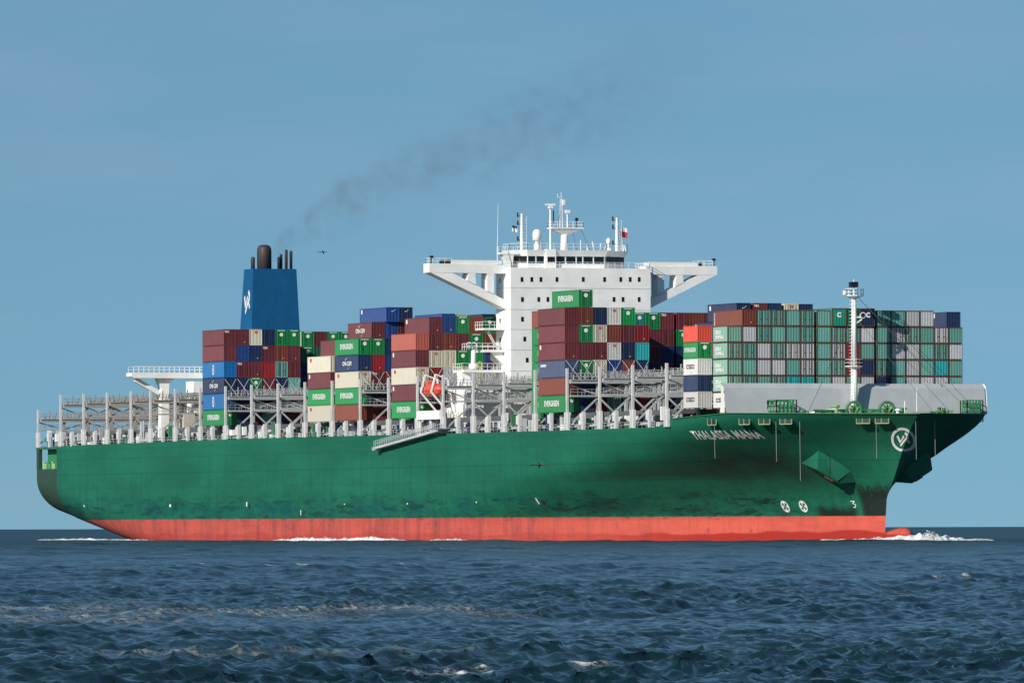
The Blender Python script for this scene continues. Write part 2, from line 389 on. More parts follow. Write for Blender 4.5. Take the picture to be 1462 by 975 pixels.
# anchor pockets: a faceted bolster on each side of the bow
def hp(X, z, side, out=0.0): return (X, side * (float(half_bow(X, z)) + out), z)
for side in (-1, 1):
    A = hp(24.2, 14.3, side, -.3); Lp = hp(18.3, 12.3, side, -.3); R = hp(25.3, 11.0, side, -.3)
    Lb = hp(18.4, 11.2, side, -.3); Rb = hp(24.6, 9.2, side, -.3)
    Mp = (24.6, side * 9.8, 11.15); Np = (24.9, side * 6.56, 9.4); Mb = (24.3, side * 9.4, 10.75); Nb = (24.6, side * 6.3, 9.0)
    vs = [A, Lp, R, Lb, Rb, Mp, Np, Mb, Nb]
    fs = [(0, 1, 5), (0, 5, 6), (0, 6, 2), (1, 3, 7, 5), (2, 6, 8, 4), (5, 7, 8, 6), (3, 4, 8, 7)]
    if side > 0: fs = [f[::-1] for f in fs]
    q = MB(); q.add(vs, fs); pocket = q.build('anchor_pocket', M['hull'], hull)
    q = MB(); pa, pb, pd, pe_ = Vector(Mb), Vector(Nb), Vector(Lb), Vector(Rb); cc = (pa + pb + pd + pe_) / 4 - Vector((0, 0, .06))
    q.add([p_.lerp(cc, .18) - Vector((0, 0, .08)) + Vector((0, side * .05, 0)) for p_ in (pa, pb, pe_, pd)], [(0, 1, 2, 3)]); q.build('pocket_mouth', M['dark'], pocket)
    q = MB(); q.add([Vector(Lp).lerp(Vector(Mp), f_) * (1 - g2) + Vector(Lb).lerp(Vector(Mb), f_) * g2 + Vector((-.03, side * .06, 0)) for f_, g2 in ((.25, .2), (.97, .45), (.97, .97), (.25, .95))], [(0, 1, 2, 3)]); q.build('pocket_mouth', M['dark'], pocket)
    q = MB(); q.beam((23.9, side * 8.3, 10.1), (24.1, side * 7.0, 9.4), .4, .34); q.tube((23.9, side * 7.6, 9.9), (23.6, side * 6.2, 11.2), .25, 8); q.build('anchor', M['anchor'], pocket)

# ---- marks projected on the plating
FONT = None
def text_mesh(s, size, bold=0.02, name='lettering', space=1.0):
    cu = bpy.data.curves.new(name, 'FONT'); cu.body = s; cu.size = size; cu.align_x = 'CENTER'; cu.align_y = 'CENTER'; cu.offset = bold * size
    cu.resolution_u = 2; cu.space_character = space
    o = bpy.data.objects.new(name, cu); COL.objects.link(o)
    bpy.context.view_layer.update()
    me = bpy.data.meshes.new_from_object(o.evaluated_get(bpy.context.evaluated_depsgraph_get()))
    bpy.data.objects.remove(o); bpy.data.curves.remove(cu)
    me.materials.clear(); me.name = name; return me
def subdivide(me, n=2):
    import bmesh
    bme = bmesh.new(); bme.from_mesh(me); bmesh.ops.triangulate(bme, faces=bme.faces)
    for _ in range(n): bmesh.ops.subdivide_edges(bme, edges=[e for e in bme.edges if e.calc_length() > .35], cuts=1)
    bmesh.ops.triangulate(bme, faces=bme.faces); bme.to_mesh(me); bme.free()
def project(me, origin, direction, name, mat, parent, lift=.04, sx=1., sz=1., bvh=None):
    """lay a flat XY mesh onto the hull: u runs sideways, v up, rays go along direction"""
    d = Vector(direction).normalized(); u = Vector((-d.y, d.x, 0)).normalized() * -1
    up = Vector((0, 0, 1))
    for v_ in me.vertices:
        p = Vector(origin) + u * (v_.co.x * sx) + up * (v_.co.y * sz)
        hit, nrm, _, _ = (bvh or HB).ray_cast(p - d * 60, d)
        if hit is None: hit = p
        v_.co = hit - d * lift
    me.update(); return link(name, me, mat, parent)
def flat(poly_list):
    me = bpy.data.meshes.new('mark'); vs = []; fs = []
    for poly in poly_list:
        o = len(vs); vs += [(x, y, 0) for x, y in poly]; fs.append(tuple(range(o, o + len(poly))))
    me.from_pydata(vs, [], fs); me.update(); return me
def annulus(R, r, n=40, sx=1.):
    return [[(sx * R * math.cos(a), R * math.sin(a)), (sx * R * math.cos(b_), R * math.sin(b_)), (sx * r * math.cos(b_), r * math.sin(b_)), (sx * r * math.cos(a), r * math.sin(a))]
            for a, b_ in [(2 * math.pi * k / n, 2 * math.pi * (k + 1) / n) for k in range(n)]]
def vr_mark(s=1.):
    """the two interlocked strokes of the owner's emblem: a V whose right arm turns into an R"""
    P = [[(-.52, .27), (-.36, .36), (-.16, -.10), (-.26, -.32)], [(-.26, -.32), (-.17, -.10), (.05, .38), (.17, .22)],
         [(-.28, -.44), (-.18, -.58), (.38, .10), (.24, .16)], [(.14, .50), (.30, .64), (.52, .42), (.31, .32)], [(.31, .32), (.52, .42), (.48, .08), (.27, .06)],
         [(.22, .04), (.37, .06), (.57, -.22), (.44, -.34)]]
    P = [p[::-1] for p in P]
    return [[(x * s, y * s) for x, y in p] for p in P]
me = text_mesh('THALASSA MANA', 1.75, .026, 'hull_name', 1.08); subdivide(me, 2)
w_ = max(v_.co.x for v_ in me.vertices) - min(v_.co.x for v_ in me.vertices)
project(me, (12.6, -20.4, 16.65), (-.39, .92, 0), 'hull_name', M['letter'], hull, .05, sx=15.3 / w_, sz=1.05)
me = flat(annulus(1.85, 1.45) + vr_mark(1.85)); subdivide(me, 2)
project(me, (36.6, -.55, 15.72), (-.88, .47, 0), 'bow_emblem', M['letter'], hull, .07)
for X0, Y0 in ((6.7, -7.75), (10.85, -6.4)):
    cross = [[(0.12 * s1, .12), (.75 * s1, .52), (.52 * s1, .75)] for s1 in (1, -1)] + [[(0.12 * s1, -.12), (.75 * s1, -.52), (.52 * s1, -.75)] for s1 in (1, -1)]
    me = flat(annulus(.92, .70, 28)); subdivide(me, 1); project(me, (X0, Y0, 5.45), (-.31, .95, 0), 'thruster_mark', M['letter'], hull, .05)
    segs = []
    for k in range(4):
        a = math.pi / 2 * k; pts = [(.12 * math.cos(a), .12 * math.sin(a))] + [(.70 * math.cos(a + t), .70 * math.sin(a + t)) for t in np.linspace(-.42, .42, 6)]
        segs.append(pts)
    me = flat(segs); subdivide(me, 1); project(me, (X0, Y0, 5.45), (-.31, .95, 0), 'thruster_mark', M['letter'], hull, .05)
me = flat([[(-.5, .55), (.3, .55), (.3, .42), (-.5, .42)], [(.3, .55), (.45, .4), (-.05, .05), (-.2, .15)], [(-.2, .15), (-.05, .05), (.5, -.1), (.5, .02)], [(.5, .02), (.62, -.1), (.5, -.5), (.38, -.4)], [(.5, -.5), (.38, -.4), (-.1, -.45), (-.1, -.56)]])
subdivide(me, 1); project(me, (22.0, -2.6, 5.75), (-.4, .9, 0), 'bulb_mark', M['letter'], hull, .05)
for X0, Z0, w_, h_ in ((-60.9, 6.6, .22, 1.0), (-202.4, 6.6, .3, .8), (-246, 6.5, .5, .5), (-118, 6.4, .25, .25), (-85, 6.5, .25, .25), (-150, 6.4, .22, .22), (-299, 6.6, .4, .4), (-173, 5.0, .2, .9)):
    me = flat([[(-w_, -h_ / 2), (w_, -h_ / 2), (w_, h_ / 2), (-w_, h_ / 2)]])
    project(me, (X0, -25, Z0), (0, 1, 0), 'hull_mark', M['letter'], hull, .05)
for X0, Z0 in ((-59.2, 6.3), (-201, 6.2)):
    me = flat([[(.55 * math.cos(a), .45 * math.sin(a)) for a in np.linspace(0, 2 * math.pi, 12, endpoint=False)]])
    project(me, (X0, -25, Z0), (0, 1, 0), 'discharge_port', M['dark'], hull, .05)

# mooring fairleads in the forecastle bulwark
for X0 in (13.3, 20.0, 23.4, 26.6, 35.6, 37.4):
    y0 = -hb(X0, 18.85); y1 = -hb(X0 + .5, 18.85); d = Vector((.5, y1 - y0, 0)).normalized(); nrm = Vector((d.y, -d.x, 0)); nrm = nrm if nrm.y < 0 else -nrm
    c0 = Vector((X0, y0, 18.85)) + nrm * .14; fw = 1.05
    q = MB()
    for a_, b_ in (((-fw, -.62), (fw, -.62)), ((-fw, .62), (fw, .62)), ((-fw, -.62), (-fw, .62)), ((fw, -.62), (fw, .62)), ((-.1, -.62), (-.1, .62))):
        q.beam(c0 + d * a_[0] + Vector((0, 0, a_[1])), c0 + d * b_[0] + Vector((0, 0, b_[1])), .14, .12)
    fl = q.build('fairlead', M['limegreen'], hull)
    q = MB(); q.add([c0 + d * sx2 * fw + Vector((0, 0, sz2 * .6)) - nrm * .02 for sx2, sz2 in ((-1, -1), (1, -1), (1, 1), (-1, 1))], [(0, 1, 2, 3)]); q.build('fairlead_opening', M['dark'], fl)
for X0, zt_, zl, side in ((13.6, 18.6, 13.0, -1), (24.9, 18.6, 12.4, -1), (28.2, 18.6, 9.4, -1), (36.6, 18.6, 12.8, -1), (36.8, 18.6, 13.0, 1), (39.9, 18.6, 12.6, 1)):   # mooring lines hanging free of the flare
    y_ = side * (hb(X0, zt_) + .12)
    MB().beam((X0, y_, zt_), (X0 + .25, y_, zl), .05).build('hanging_line', M['wire_grey'], hull)

# ------------------------------------------------------------------ breakwater
q = MB()
prof = [(16.9, 18.8), (16.2, 24.05), (15.2, 24.8)]
vs = []
prof = [(16.9, 18.8), (16.72, 20.3), (16.2, 24.05), (15.2, 24.8)]
for sg, Y in ((-1, 22.0), (1, 22.6)):
    ys = [20.6, Y, Y, Y]
    vs += [(x, sg * y, z) for (x, z), y in zip(prof, ys)] + [(x - .3, sg * y, z) for (x, z), y in zip(prof[::-1], ys[::-1])]
q.add(vs, [(k, 8 + k, 8 + (k + 1) % 8, (k + 1) % 8) for k in range(8)] + [(7, 6, 1, 0), (6, 5, 2, 1), (5, 4, 3, 2), (8, 9, 14, 15), (9, 10, 13, 14), (10, 11, 12, 13)])
bw = q.build('breakwater', M['breakwater'], ship)
zz = [18.8, 19.4, 20.2, 21.2, 23.4, 24.3, 24.82]; xb = [12.6, 13.4, 14.2, 14.6, 14.7, 14.8, 15.2]; xf = [16.93, 16.85, 16.75, 16.62, 16.33, 16.05, 15.3]; yo = [20.65, 21.2, 22.05, 22.05, 22.05, 22.05, 22.05]
n = len(zz)
for sg, ex in ((-1, 0.0), (1, .6)):
    q = MB()
    vs = [(x, sg * (y + ex * min(1, max(0, (z - 18.8) / 1.4)) - .02), z) for x, y, z in zip(xb, yo, zz)] + [(x, sg * (y + ex * min(1, max(0, (z - 18.8) / 1.4)) + .2), z) for x, y, z in zip(xf, yo, zz)]
    q.add(vs, [(k, n + k, n + k + 1, k + 1) if sg < 0 else (k, k + 1, n + k + 1, n + k) for k in range(n - 1)]); q.build('breakwater_wing', M['white'], bw)
for Y in np.arange(-20, 22, 4.0): MB().add([(15.9, Y, 18.8), (13.2, Y, 18.8), (15.4, Y, 24.2), (15.9, Y + .12, 18.8), (13.2, Y + .12, 18.8), (15.4, Y + .12, 24.2)], [(0, 1, 2), (5, 4, 3), (0, 3, 4, 1), (1, 4, 5, 2), (2, 5, 3, 0)]).build('breakwater_bracket', M['breakwater'], bw)

# ------------------------------------------------------------------ lashing bridges and deck-edge supports
POST = [-328.2, -313.7, -299.3, -284.8, -270.3, -258.6, -244.1, -229.6, -215.2, -200.7, -186.2, -171.7, -157.3, -142.8,
        -128.3, -113.9, -101.3, -86.8, -72.3, -57.9, -43.4, -28.9, -14.5, 0.0]
BASE = 21.05
def bridge_meshes(zp, zl, ztop, y1=25.0):
    """meshes of one lashing bridge at X = 0 from starboard to port"""
    e = {}
    e['end_post'] = [MB().box(-.22, .22, -25.45, -25.08, 18.2, ztop).box(-.8, -.35, -25.5, -25.05, 18.1, BASE - .02).box(.35, .8, -25.5, -25.05, 18.1, BASE - .02).box(-.35, .35, -25.2, -25.1, 20.4, BASE - .02).mesh('end_post'),
                     MB().box(-.22, .22, 25.08, 25.45, 18.2, ztop).box(-.8, .8, 25.05, 25.5, 18.1, BASE - .02).mesh('end_post')]
    ps = MB().box(-.32, .32, -.2, .2, 18.2, zp - .5).mesh('inner_post')
    e['inner_post'] = ps
    pl = MB(); pl.box(-.75, .75, -24.9, y1 - .1, zp - .62, zp - .12); pl.box(-.95, .95, -24.9, y1 - .1, zp - .12, zp)
    e['upper_walkway'] = pl.mesh('upper_walkway')
    pl = MB(); pl.box(-.7, .7, -24.9, y1 - .1, zl - .25, zl); e['lower_walkway'] = pl.mesh('lower_walkway')
    hr = MB()
    for x in (-.9, .9):
        hr.rail([(x, -24.9, zp), (x, y1 - .1, zp)], 1.05, 1.25, .06); hr.rail([(x * .75, -24.9, zl), (x * .75, y1 - .1, zl)], 1.0, 1.25, .05)
        br = MB()
    for k, (a, b_) in enumerate(zip(YP[:-1], YP[1:])):
        if k % 2: a, b_ = b_, a
        br.beam((.36, a, 19.0), (.36, b_, zl - .3), .26); br.beam((-.36, b_, zl + .1), (-.36, a, zp - .7), .2)
    e['brace'] = br.mesh('brace')
    g = hr; r = random.Random(3)
    for Y in np.arange(-24.2, y1 - .4, .62):                            # stowed lashing rods and gear on the upper walkway
        hh = r.uniform(.5, 1.7); g.beam((r.uniform(-.5, .7), Y, zp), (r.uniform(-.5, .7), Y + r.uniform(-.4, .4), zp + hh), r.uniform(.09, .22))
    e['handrail'] = g.mesh('handrail')
    return e
YP = [-24.95, -19.9, -14.9, -9.9, -4.95, 0, 4.95, 9.9, 14.9, 19.9, 24.95]
SETS = {'std': bridge_meshes(26.35, 23.8, 28.2), 'low': bridge_meshes(23.7, 21.6, 25.5)}
def put(name, me, mat, parent, loc=(0, 0, 0)):
    o = link(name, me, mat, parent); o.location = loc; return o
for i, X in enumerate(POST):
    st = SETS['low' if i == 0 else 'std']; mt = M['rusty'] if i < 8 else M['bridgegrey']
    lb = empty('lashing_bridge', (X, 0, 0), ship)
    put('end_post', st['end_post'][0], M['offwhite'], lb); put('end_post', st['end_post'][1], M['offwhite'], lb)
    for Y in YP[1:-1]: put('inner_post', st['inner_post'], mt, lb, (0, Y, 0))
    for nm in ('upper_walkway', 'lower_walkway', 'handrail', 'brace'):
        put(nm, st[nm], mt, lb)
# white pillars along the sheer strake, boxes, coaming behind
pm = MB().box(-.28, .28, -25.5, -24.98, 18.1, BASE - .03).box(-1.9, -.28, -25.2, -25.02, 19.3, BASE - .3).mesh('support_pillar')
for i in range(len(POST) - 1):
    X = (POST[i] + POST[i + 1]) / 2
    if i in (4, 15): continue
    put('support_pillar', pm, M['offwhite'], ship, (X, 0, 0))
for X0, X1 in [(POST[i] + 1.0, POST[i + 1] - 1.0) for i in range(len(POST) - 1)]:
    q = MB(); q.box(X0, X1, -22.6, -22.2, 18.1, 20.2); q.box(X0, X1, 22.2, 22.6, 18.1, 20.2)
    hc = q.build('hatch_coaming', M['lightgrey'], ship); MB().box(X0, X1, -22.8, 22.8, 20.22, 20.95).build('hatch_cover', M['hatch'], ship)
    r = random.Random(int(X0) + 1000)
    x = X0 + .3
    while x < X1 - 1.5:
        w_ = r.uniform(.6, 1.6); MB().box(x, x + w_, -22.66, -22.62, 18.5, r.uniform(19.3, 20.1)).build('coaming_opening', M['dark'], hc); x += w_ + r.uniform(.4, 1.3)
rb = random.Random(11)
boxmeshes = [MB().box(-w_ / 2, w_ / 2, -.35, .35, 0, h_).mesh('deck_locker') for w_, h_ in ((.9, 1.5), (1.4, 1.0), (.7, 1.9), (1.8, .8), (.5, 2.2))]
for i in range(len(POST) - 1):
    for k in range(8):
        X = POST[i] + 1.2 + (POST[i + 1] - POST[i] - 2.4) * (k + rb.uniform(.1, .9)) / 8
        mt = rb.choice([M['white'], M['white'], M['lightgrey'], M['lightgrey'], M['navybox'], M['dark'], M['navybox'], M['dark'], M['brightgreen'], M['deckgreen'], M['grey'], M['lightgrey'], M['white']])
        put('deck_locker', rb.choice(boxmeshes), mt, ship, (X, rb.uniform(-24.6, -23.2), 18.15 if rb.random() < .6 else 19.2))
q = MB(); q.rail([(-315, -25.35, 18.2), (-5, -25.35, 18.0)], 1.05, 1.8, .05); q.build('deck_railing', M['bridgegrey'], ship)
q = MB()
for Y0, rr in ((-24.0, .16), (-23.4, .22), (-23.0, .12)): q.tube((-312, Y0, 18.7 + rr), (-6, Y0, 18.6 + rr), rr, 6)
q.build('deck_pipe', M['lightgrey'], ship)

# ------------------------------------------------------------------ accommodation, bridge wings, wheelhouse
XFb = -102.5
acc = MB().box(-109.5, XFb, -12.45, 13.25, 18.1, 46.6).build('accommodation_block', M['white'], ship)
q = MB()
for z in (43.1, 39.4, 36.0, 32.5, 28.9): q.box(-109.55, XFb + .03, -12.48, 13.28, z, z + .09)
q.build('deck_seam', M['lightgrey'], acc)
q = MB(); q.box(-113.0, -103.2, -20.5, 20.5, 18.1, 23.3); q.box(-112.6, -103.4, -20.2, -12.6, 23.3, 26.6); q.build('deckhouse', M['white'], ship)
wm_ = MB().box(-.04, .05, -.23, .23, -.40, .40).mesh('window'); fm_ = MB().ring((0, 0, 0), (1, 0, 0), .4, .03, 4, 4).mesh('frame')
for y, z in [(-10.43, 44.56), (-8.64, 44.58), (-6.97, 44.59), (-4.02, 44.62), (.81, 44.66), (4.74, 44.69), (7.72, 44.71), (9.46, 44.73), (11.12, 44.74),
             (-10.36, 41.15), (-7.37, 41.18), (-5.7, 41.19), (6.47, 41.28), (8.13, 41.29), (11.11, 41.31), (-10.36, 37.78), (-9.95, 34.4), (-9.51, 30.81), (-9.3, 27.3), (-4.0, 41.2), (-4.0, 37.8)]:
    put('window', wm_, M['glass'], acc, (XFb, y, z))
ws_ = MB().box(-.23, .23, -.05, .04, -.40, .40).mesh('window')
for z in (44.5, 37.6, 34.3, 30.7): put('window', ws_, M['glass'], acc, (-107.6, -12.45, z))

def wing(name, f, tip, sgn):
    w = MB(); X0, X1 = -107.6, -104.7
    P = lambda L: [(f(y), z) for y, z in L] if sgn < 0 else [(f(y), z) for y, z in L][::-1]
    yt = tip
    w.prism_yz(P([(yt, 47.25), (yt, 45.68), (-12.46, 45.6), (-12.46, 47.05)]), X0, X1)
    w.prism_yz(P([(yt + .25, 45.66), (-12.46, 39.5), (-12.46, 41.0), (-22.2, 45.61)]), X0, X1)
    w.prism_yz(P([(-19.3, 45.61), (-19.55, 44.28), (-17.95, 43.5), (-18.1, 45.61)]), X0, X1)
    w.prism_yz(P([(-15.88, 45.61), (-15.92, 42.55), (-14.66, 41.95), (-14.64, 45.61)]), X0, X1)
    o = w.build(name, M['white'], ship)
    t = MB(); a, b_ = sorted((f(-22.2), f(-13.2))); t.box(-105.1, -104.9, a, b_, 47.2, 47.85); t.box(-107.4, -107.2, a, b_, 47.2, 47.85)
    t.build('wing_bulwark', M['white'], o)
    r_ = MB(); y0 = f(yt + .3); y1 = f(-22.3); r_.rail([(-104.9, y0, 47.2), (-104.9, y1, 47.2)], .95, 1.2, .05); r_.rail([(-107.3, y0, 47.2), (-107.3, y1, 47.2)], .95, 1.2, .05); r_.rail([(-104.9, y0, 47.2), (-107.3, y0, 47.2)], .95, 1.2, .05)
    r_.build('wing_railing', M['white'], o)
    g_ = MB(); g_.tube((-106, f(yt + 2.4), 47.55), (-106, f(yt + 4.3), 47.55), .3, 10); g_.build('fender_roll', M['black'], o)
    l_ = MB(); l_.beam((-105, f(yt + .5), 47.2), (-105, f(yt + .5), 48.3), .12); l_.box(-105.3, -104.7, f(yt + .5) - .25, f(yt + .5) + .25, 48.2, 48.55); l_.build('wing_lamp', M['black'], o)
wing('bridge_wing', lambda y: y, -26.45, -1)
wing('bridge_wing', lambda y: .79 - y, -25.75, 1)

XW = -106.5
wh = empty('wheelhouse', (0, 0, 0), ship)
plan = [(XW, -7.85), (XW, 6.5), (-109.5, 11.3), (-112.5, 11.5), (-112.5, -9.8), (-109.5, -9.6)]
pin = [(x - .12 if x > -107 else x, y * .985) for x, y in plan]
MB().prism_xy(pin[::-1], 46.6, 48.75).build('wheelhouse_wall', M['white'], wh)
big = [(XW + .55, -8.1), (XW + .55, 6.75), (-109.4, 11.9), (-113, 12), (-113, -10.2), (-109.4, -10.2)]
rf = MB(); n = 6
rf.add([(x, y, 48.72) for x, y in plan] + [(x, y, 49.75) for x, y in big], [tuple(range(n)), tuple(range(2 * n - 1, n - 1, -1))] + [(k, n + k, n + (k + 1) % n, (k + 1) % n) for k in range(n)])
rf.build('wheelhouse_roof', M['white'], wh)
for a, b_ in [(-7.75, -6.36), (-6.22, -4.75), (-2.66, -.93), (-.77, 1.05), (1.2, 2.27), (2.42, 4.22), (4.38, 6.3)]:
    MB().box(-106.95, -106.57, a + .06, b_ - .06, 47.5, 48.68).build('wheelhouse_window', M['glass'], wh)
q = MB(); q.box(-106.9, XW + .6, -4.62, -2.82, 46.6, 49.9); bx = q.build('wheelhouse_trunk', M['white'], wh)
MB().box(XW + .58, XW + .64, -4.4, -3.05, 47.6, 48.6).build('trunk_window', M['glass'], bx)
for (xa, ya), (xb_, yb) in (((XW, 6.5), (-109.5, 11.3)), ((-109.5, -9.6), (XW, -7.85))):
    for t0, t1 in ((.06, .47), (.53, .94)):
        p = Vector((xa + (xb_ - xa) * t0, ya + (yb - ya) * t0, 48.15)); r_ = Vector((xa + (xb_ - xa) * t1, ya + (yb - ya) * t1, 48.15))
        MB().beam(p, r_, .2, 1.08).build('wheelhouse_window', M['glass'], wh)
q = MB(); q.rail([(XFb - .15, -12.3, 46.6), (XFb - .15, 13.1, 46.6)], 1.0, 1.3, .06); q.rail([(XFb - .15, 13.1, 46.6), (-109, 13.1, 46.6)], 1.0, 1.3, .06); q.rail([(XFb - .15, -12.3, 46.6), (-109, -12.3, 46.6)], 1.0, 1.3, .06)
q.build('walkway_railing', M['white'], wh)
q = MB(); q.rail([(-112.6, -10, 49.75), (-109.3, -10, 49.75), (XW + .35, -8, 49.75), (XW + .35, 6.6, 49.75), (-109.3, 11.7, 49.75), (-112.6, 11.7, 49.75)], 1.15, 1.2, .055)
q.build('roof_railing', M['white'], wh)

# radar mast and aerials
rm = empty('radar_mast', (0, 0, 0), ship); XM = -108.5; z0 = 49.75
MB().tube((XM, -.28, z0), (XM, -.28, 52.6), .68, 14, .58).build('mast_column', M['white'], rm, True)
q = MB(); q.prism_xy([(XM + 1.2, -3.0), (XM + 1.2, 2.9), (XM - 1.2, 2.9), (XM - 1.2, -3.0)][::-1], 53.5, 53.7)
q.add([(XM + .5, -.85, 52.55), (XM + .5, .3, 52.55), (XM - .5, .3, 52.55), (XM - .5, -.85, 52.55), (XM + 1.1, -2.9, 53.5), (XM + 1.1, 2.8, 53.5), (XM - 1.1, 2.8, 53.5), (XM - 1.1, -2.9, 53.5)],
      [(3, 2, 1, 0), (0, 1, 5, 4), (1, 2, 6, 5), (2, 3, 7, 6), (3, 0, 4, 7)])
q.build('mast_platform', M['white'], rm)
q = MB(); q.rail([(XM + 1.1, -2.9, 53.7), (XM + 1.1, 2.8, 53.7), (XM - 1.1, 2.8, 53.7), (XM - 1.1, -2.9, 53.7), (XM + 1.1, -2.9, 53.7)], 1.0, .9, .05); q.build('platform_railing', M['white'], rm)
q = MB(); q.tube((XM, -2.85, z0), (XM, -2.85, 57.0), .17, 8); q.box(XM - .4, XM + .4, -3.2, -2.5, 57.0, 57.45); q.box(XM - .15, XM + .15, -3.75, -1.95, 57.5, 57.78); q.build('radar_scanner', M['white'], rm)
q = MB()
for dy in (-.28, .28): q.beam((XM, -.85 + dy, 53.7), (XM, -.85 + dy * .5, 58.6), .1)
for k in range(9): q.beam((XM, -1.15 + .02 * k, 54 + .5 * k), (XM, -.57 - .02 * k, 54 + .5 * k), .07)
q.beam((XM, -.85, 58.6), (XM, -.85, 59.8), .08); q.beam((XM, -1.5, 58.9), (XM, -.5, 58.9), .08); q.beam((XM, -1.5, 58.9), (XM, -1.5, 59.6), .07); q.box(XM - .2, XM + .2, -.65, -.2, 57.6, 58.5)
q.build('lattice_pole', M['white'], rm)
q = MB(); q.tube((XM, .3, 53.7), (XM, .3, 56.2), .14, 8); q.box(XM - .3, XM + .3, -.1, .7, 56.2, 56.5); q.box(XM - .12, XM + .12, -.2, .8, 56.55, 56.75); q.build('radar_scanner', M['white'], rm)
q = MB(); q.tube((XM + .3, 1.9, 53.7), (XM + .3, 1.9, 55.3), .09, 6); q.box(XM, XM + .5, 1.7, 2.1, 54.9, 55.4); q.tube((XM + .3, -2.4, 54.5), (XM + .3, -2.4, 56.6), .12, 6); q.build('mast_light', M['black'], rm)
q = MB(); q.beam((XM, 2.7, 53.6), (XM, 4.6, z0), .05); q.beam((XM, 1.2, 53.5), (XM, 2.0, z0), .05); q.beam((XM, -1.4, 55), (XM, -.9, 56.5), .07); q.build('mast_stay', M['wire'], rm)
for Yc, zt in ((-8.1, 56.0), (9.45, 55.5)):
    sm_ = empty('signal_mast', (0, 0, 0), ship)
    q = MB(); q.tube((XM, Yc, z0), (XM, Yc, zt), .34, 10, .2)
    for k in range(10): q.beam((XM + .3, Yc + .35, z0 + .3 + k * .55), (XM + .3, Yc + .75, z0 + .3 + k * .55), .05)
    q.beam((XM + .3, Yc + .75, z0), (XM + .3, Yc + .75, zt - .4), .05); q.build('mast_column', M['white'], sm_)
    q = MB()
    for dz in (.2, -1.2, -3.9): q.beam((XM, Yc - .7, zt + dz - .6), (XM, Yc + .3, zt + dz - .6), .1); q.tube((XM, Yc - .75, zt + dz - .75), (XM, Yc - .75, zt + dz), .15, 8)
    q.build('signal_lamp', M['black'], sm_)
q = MB(); q.box(-108.6, -107.4, -12.6, -9.2, 49.0, 49.3); q.rail([(-107.4, -12.5, 49.3), (-107.4, -9.3, 49.3)], 1.0, .8, .05); q.rail([(-107.4, -12.5, 49.3), (-109, -12.5, 49.3)], 1.0, .8, .05)
q.add([(-107.5, -12.0, 49.0), (-107.5, -10, 49.0), (-109, -10, 49.0), (-109, -12, 49.0), (-107.9, -11, 46.9), (-107.9, -10, 46.9), (-109, -10, 46.9), (-109, -11, 46.9)], [(0, 1, 5, 4), (3, 0, 4, 7), (1, 2, 6, 5)])
q.build('wing_platform', M['white'], ship)
sd_ = MB(); sd_.lathe((XM, -5.3, 0), [(.62, 49.75), (.5, 50.6), (.32, 51.3), (.55, 51.45), (.78, 51.5), (.80, 52.5), (.72, 52.95), (.45, 53.3), (.05, 53.4)], 18); sd_.build('satellite_dome', M['white'], ship, True)
sd_ = MB(); sd_.lathe((XM, 7.9, 0), [(.25, 49.75), (.2, 51.0), (.38, 51.1), (.4, 51.7), (.2, 52.0), (.02, 52.05)], 14); sd_.build('satellite_dome', M['white'], ship, True)
q = MB(); q.tube((-106, -13.6, 47.2), (-106, -13.4, 57.6), .07, 6, .03); q.build('whip_aerial', M['white'], ship)
q = MB(); r = random.Random(5)
for k in range(12):
    y = r.uniform(2.5, 11); MB().tube((XM + r.uniform(-1, 1), y, z0), (XM, y, z0 + r.uniform(.7, 1.9)), .07, 6).build('roof_aerial', M['white'], ship)

# flags flying from the signal masts
def flag(loc, w, h, two, label):
    vs = []; fs = []; nx, nz_ = 9, 6
    for i in range(nx):
        for j in range(nz_):
            t = i / (nx - 1); vs.append((.12 * math.sin(t * 7 + j * .3), w * t, h * (j / (nz_ - 1) - 1) - .25 * t * t))
    fs = grid_faces(nx, nz_)
    me = bpy.data.meshes.new('flag'); me.from_pydata(vs, [], fs); me.update()
    me.materials.append(two[0]); me.materials.append(two[1])
    for p in me.polygons: p.material_index = 0 if p.center.z > -h * .5 else 1
    o = bpy.data.objects.new('signal_flag', me); COL.objects.link(o); o.location = loc
    tag(o, label, 'flag'); return o
mred = paint('flag_red', (.45, .02, .04), .7, .05); mblue = paint('flag_blue', (.03, .04, .16), .7, .05)
flag((XM, 10.1, 53.9), 1.25, 1.7, (M['letter'], mred), 'white and red signal flag flying at the port mast on the white bridge roof')
flag((XM, -9.9, 54.0), .95, 1.0, (mblue, M['letter']), 'small dark blue and white flag at the mast nearest the satellite dome')

# provision crane and stairs on the starboard side of the block
pc = empty('provision_crane', (0, 0, 0), ship)
MB().tube((-107, -17.6, 29.2), (-107, -17.6, 33.4), .48, 14, .36).build('crane_post', M['white'], pc, True)
MB().tube((-107, -17.6, 29.2), (-107, -17.6, 30.2), .85, 14, .8).build('crane_pedestal', M['white'], pc, True)
q = MB(); q.ring((-106.4, -18.6, 33.4), (.9, -.3, 0), .42, .12, 16, 6); q.ring((-106.6, -17.6, 33.4), (.9, -.3, 0), .42, .12, 16, 6); q.beam((-107, -18.8, 33.2), (-107, -12.6, 33.2), .3); q.build('crane_winch', M['lightgrey'], pc)
q = MB(); q.box(-110.5, -105.2, -20.0, -12.5, 28.75, 29.15); q.box(-108.8, -106.2, -20.0, -18.0, 26.6, 28.75)
q.build('side_platform', M['white'], ship)
q = MB(); q.rail([(-110.5, -20, 29.15), (-105.2, -20, 29.15), (-105.2, -12.5, 29.15)], 1.1, 1.1, .07); q.build('side_railing', M['white'], ship)
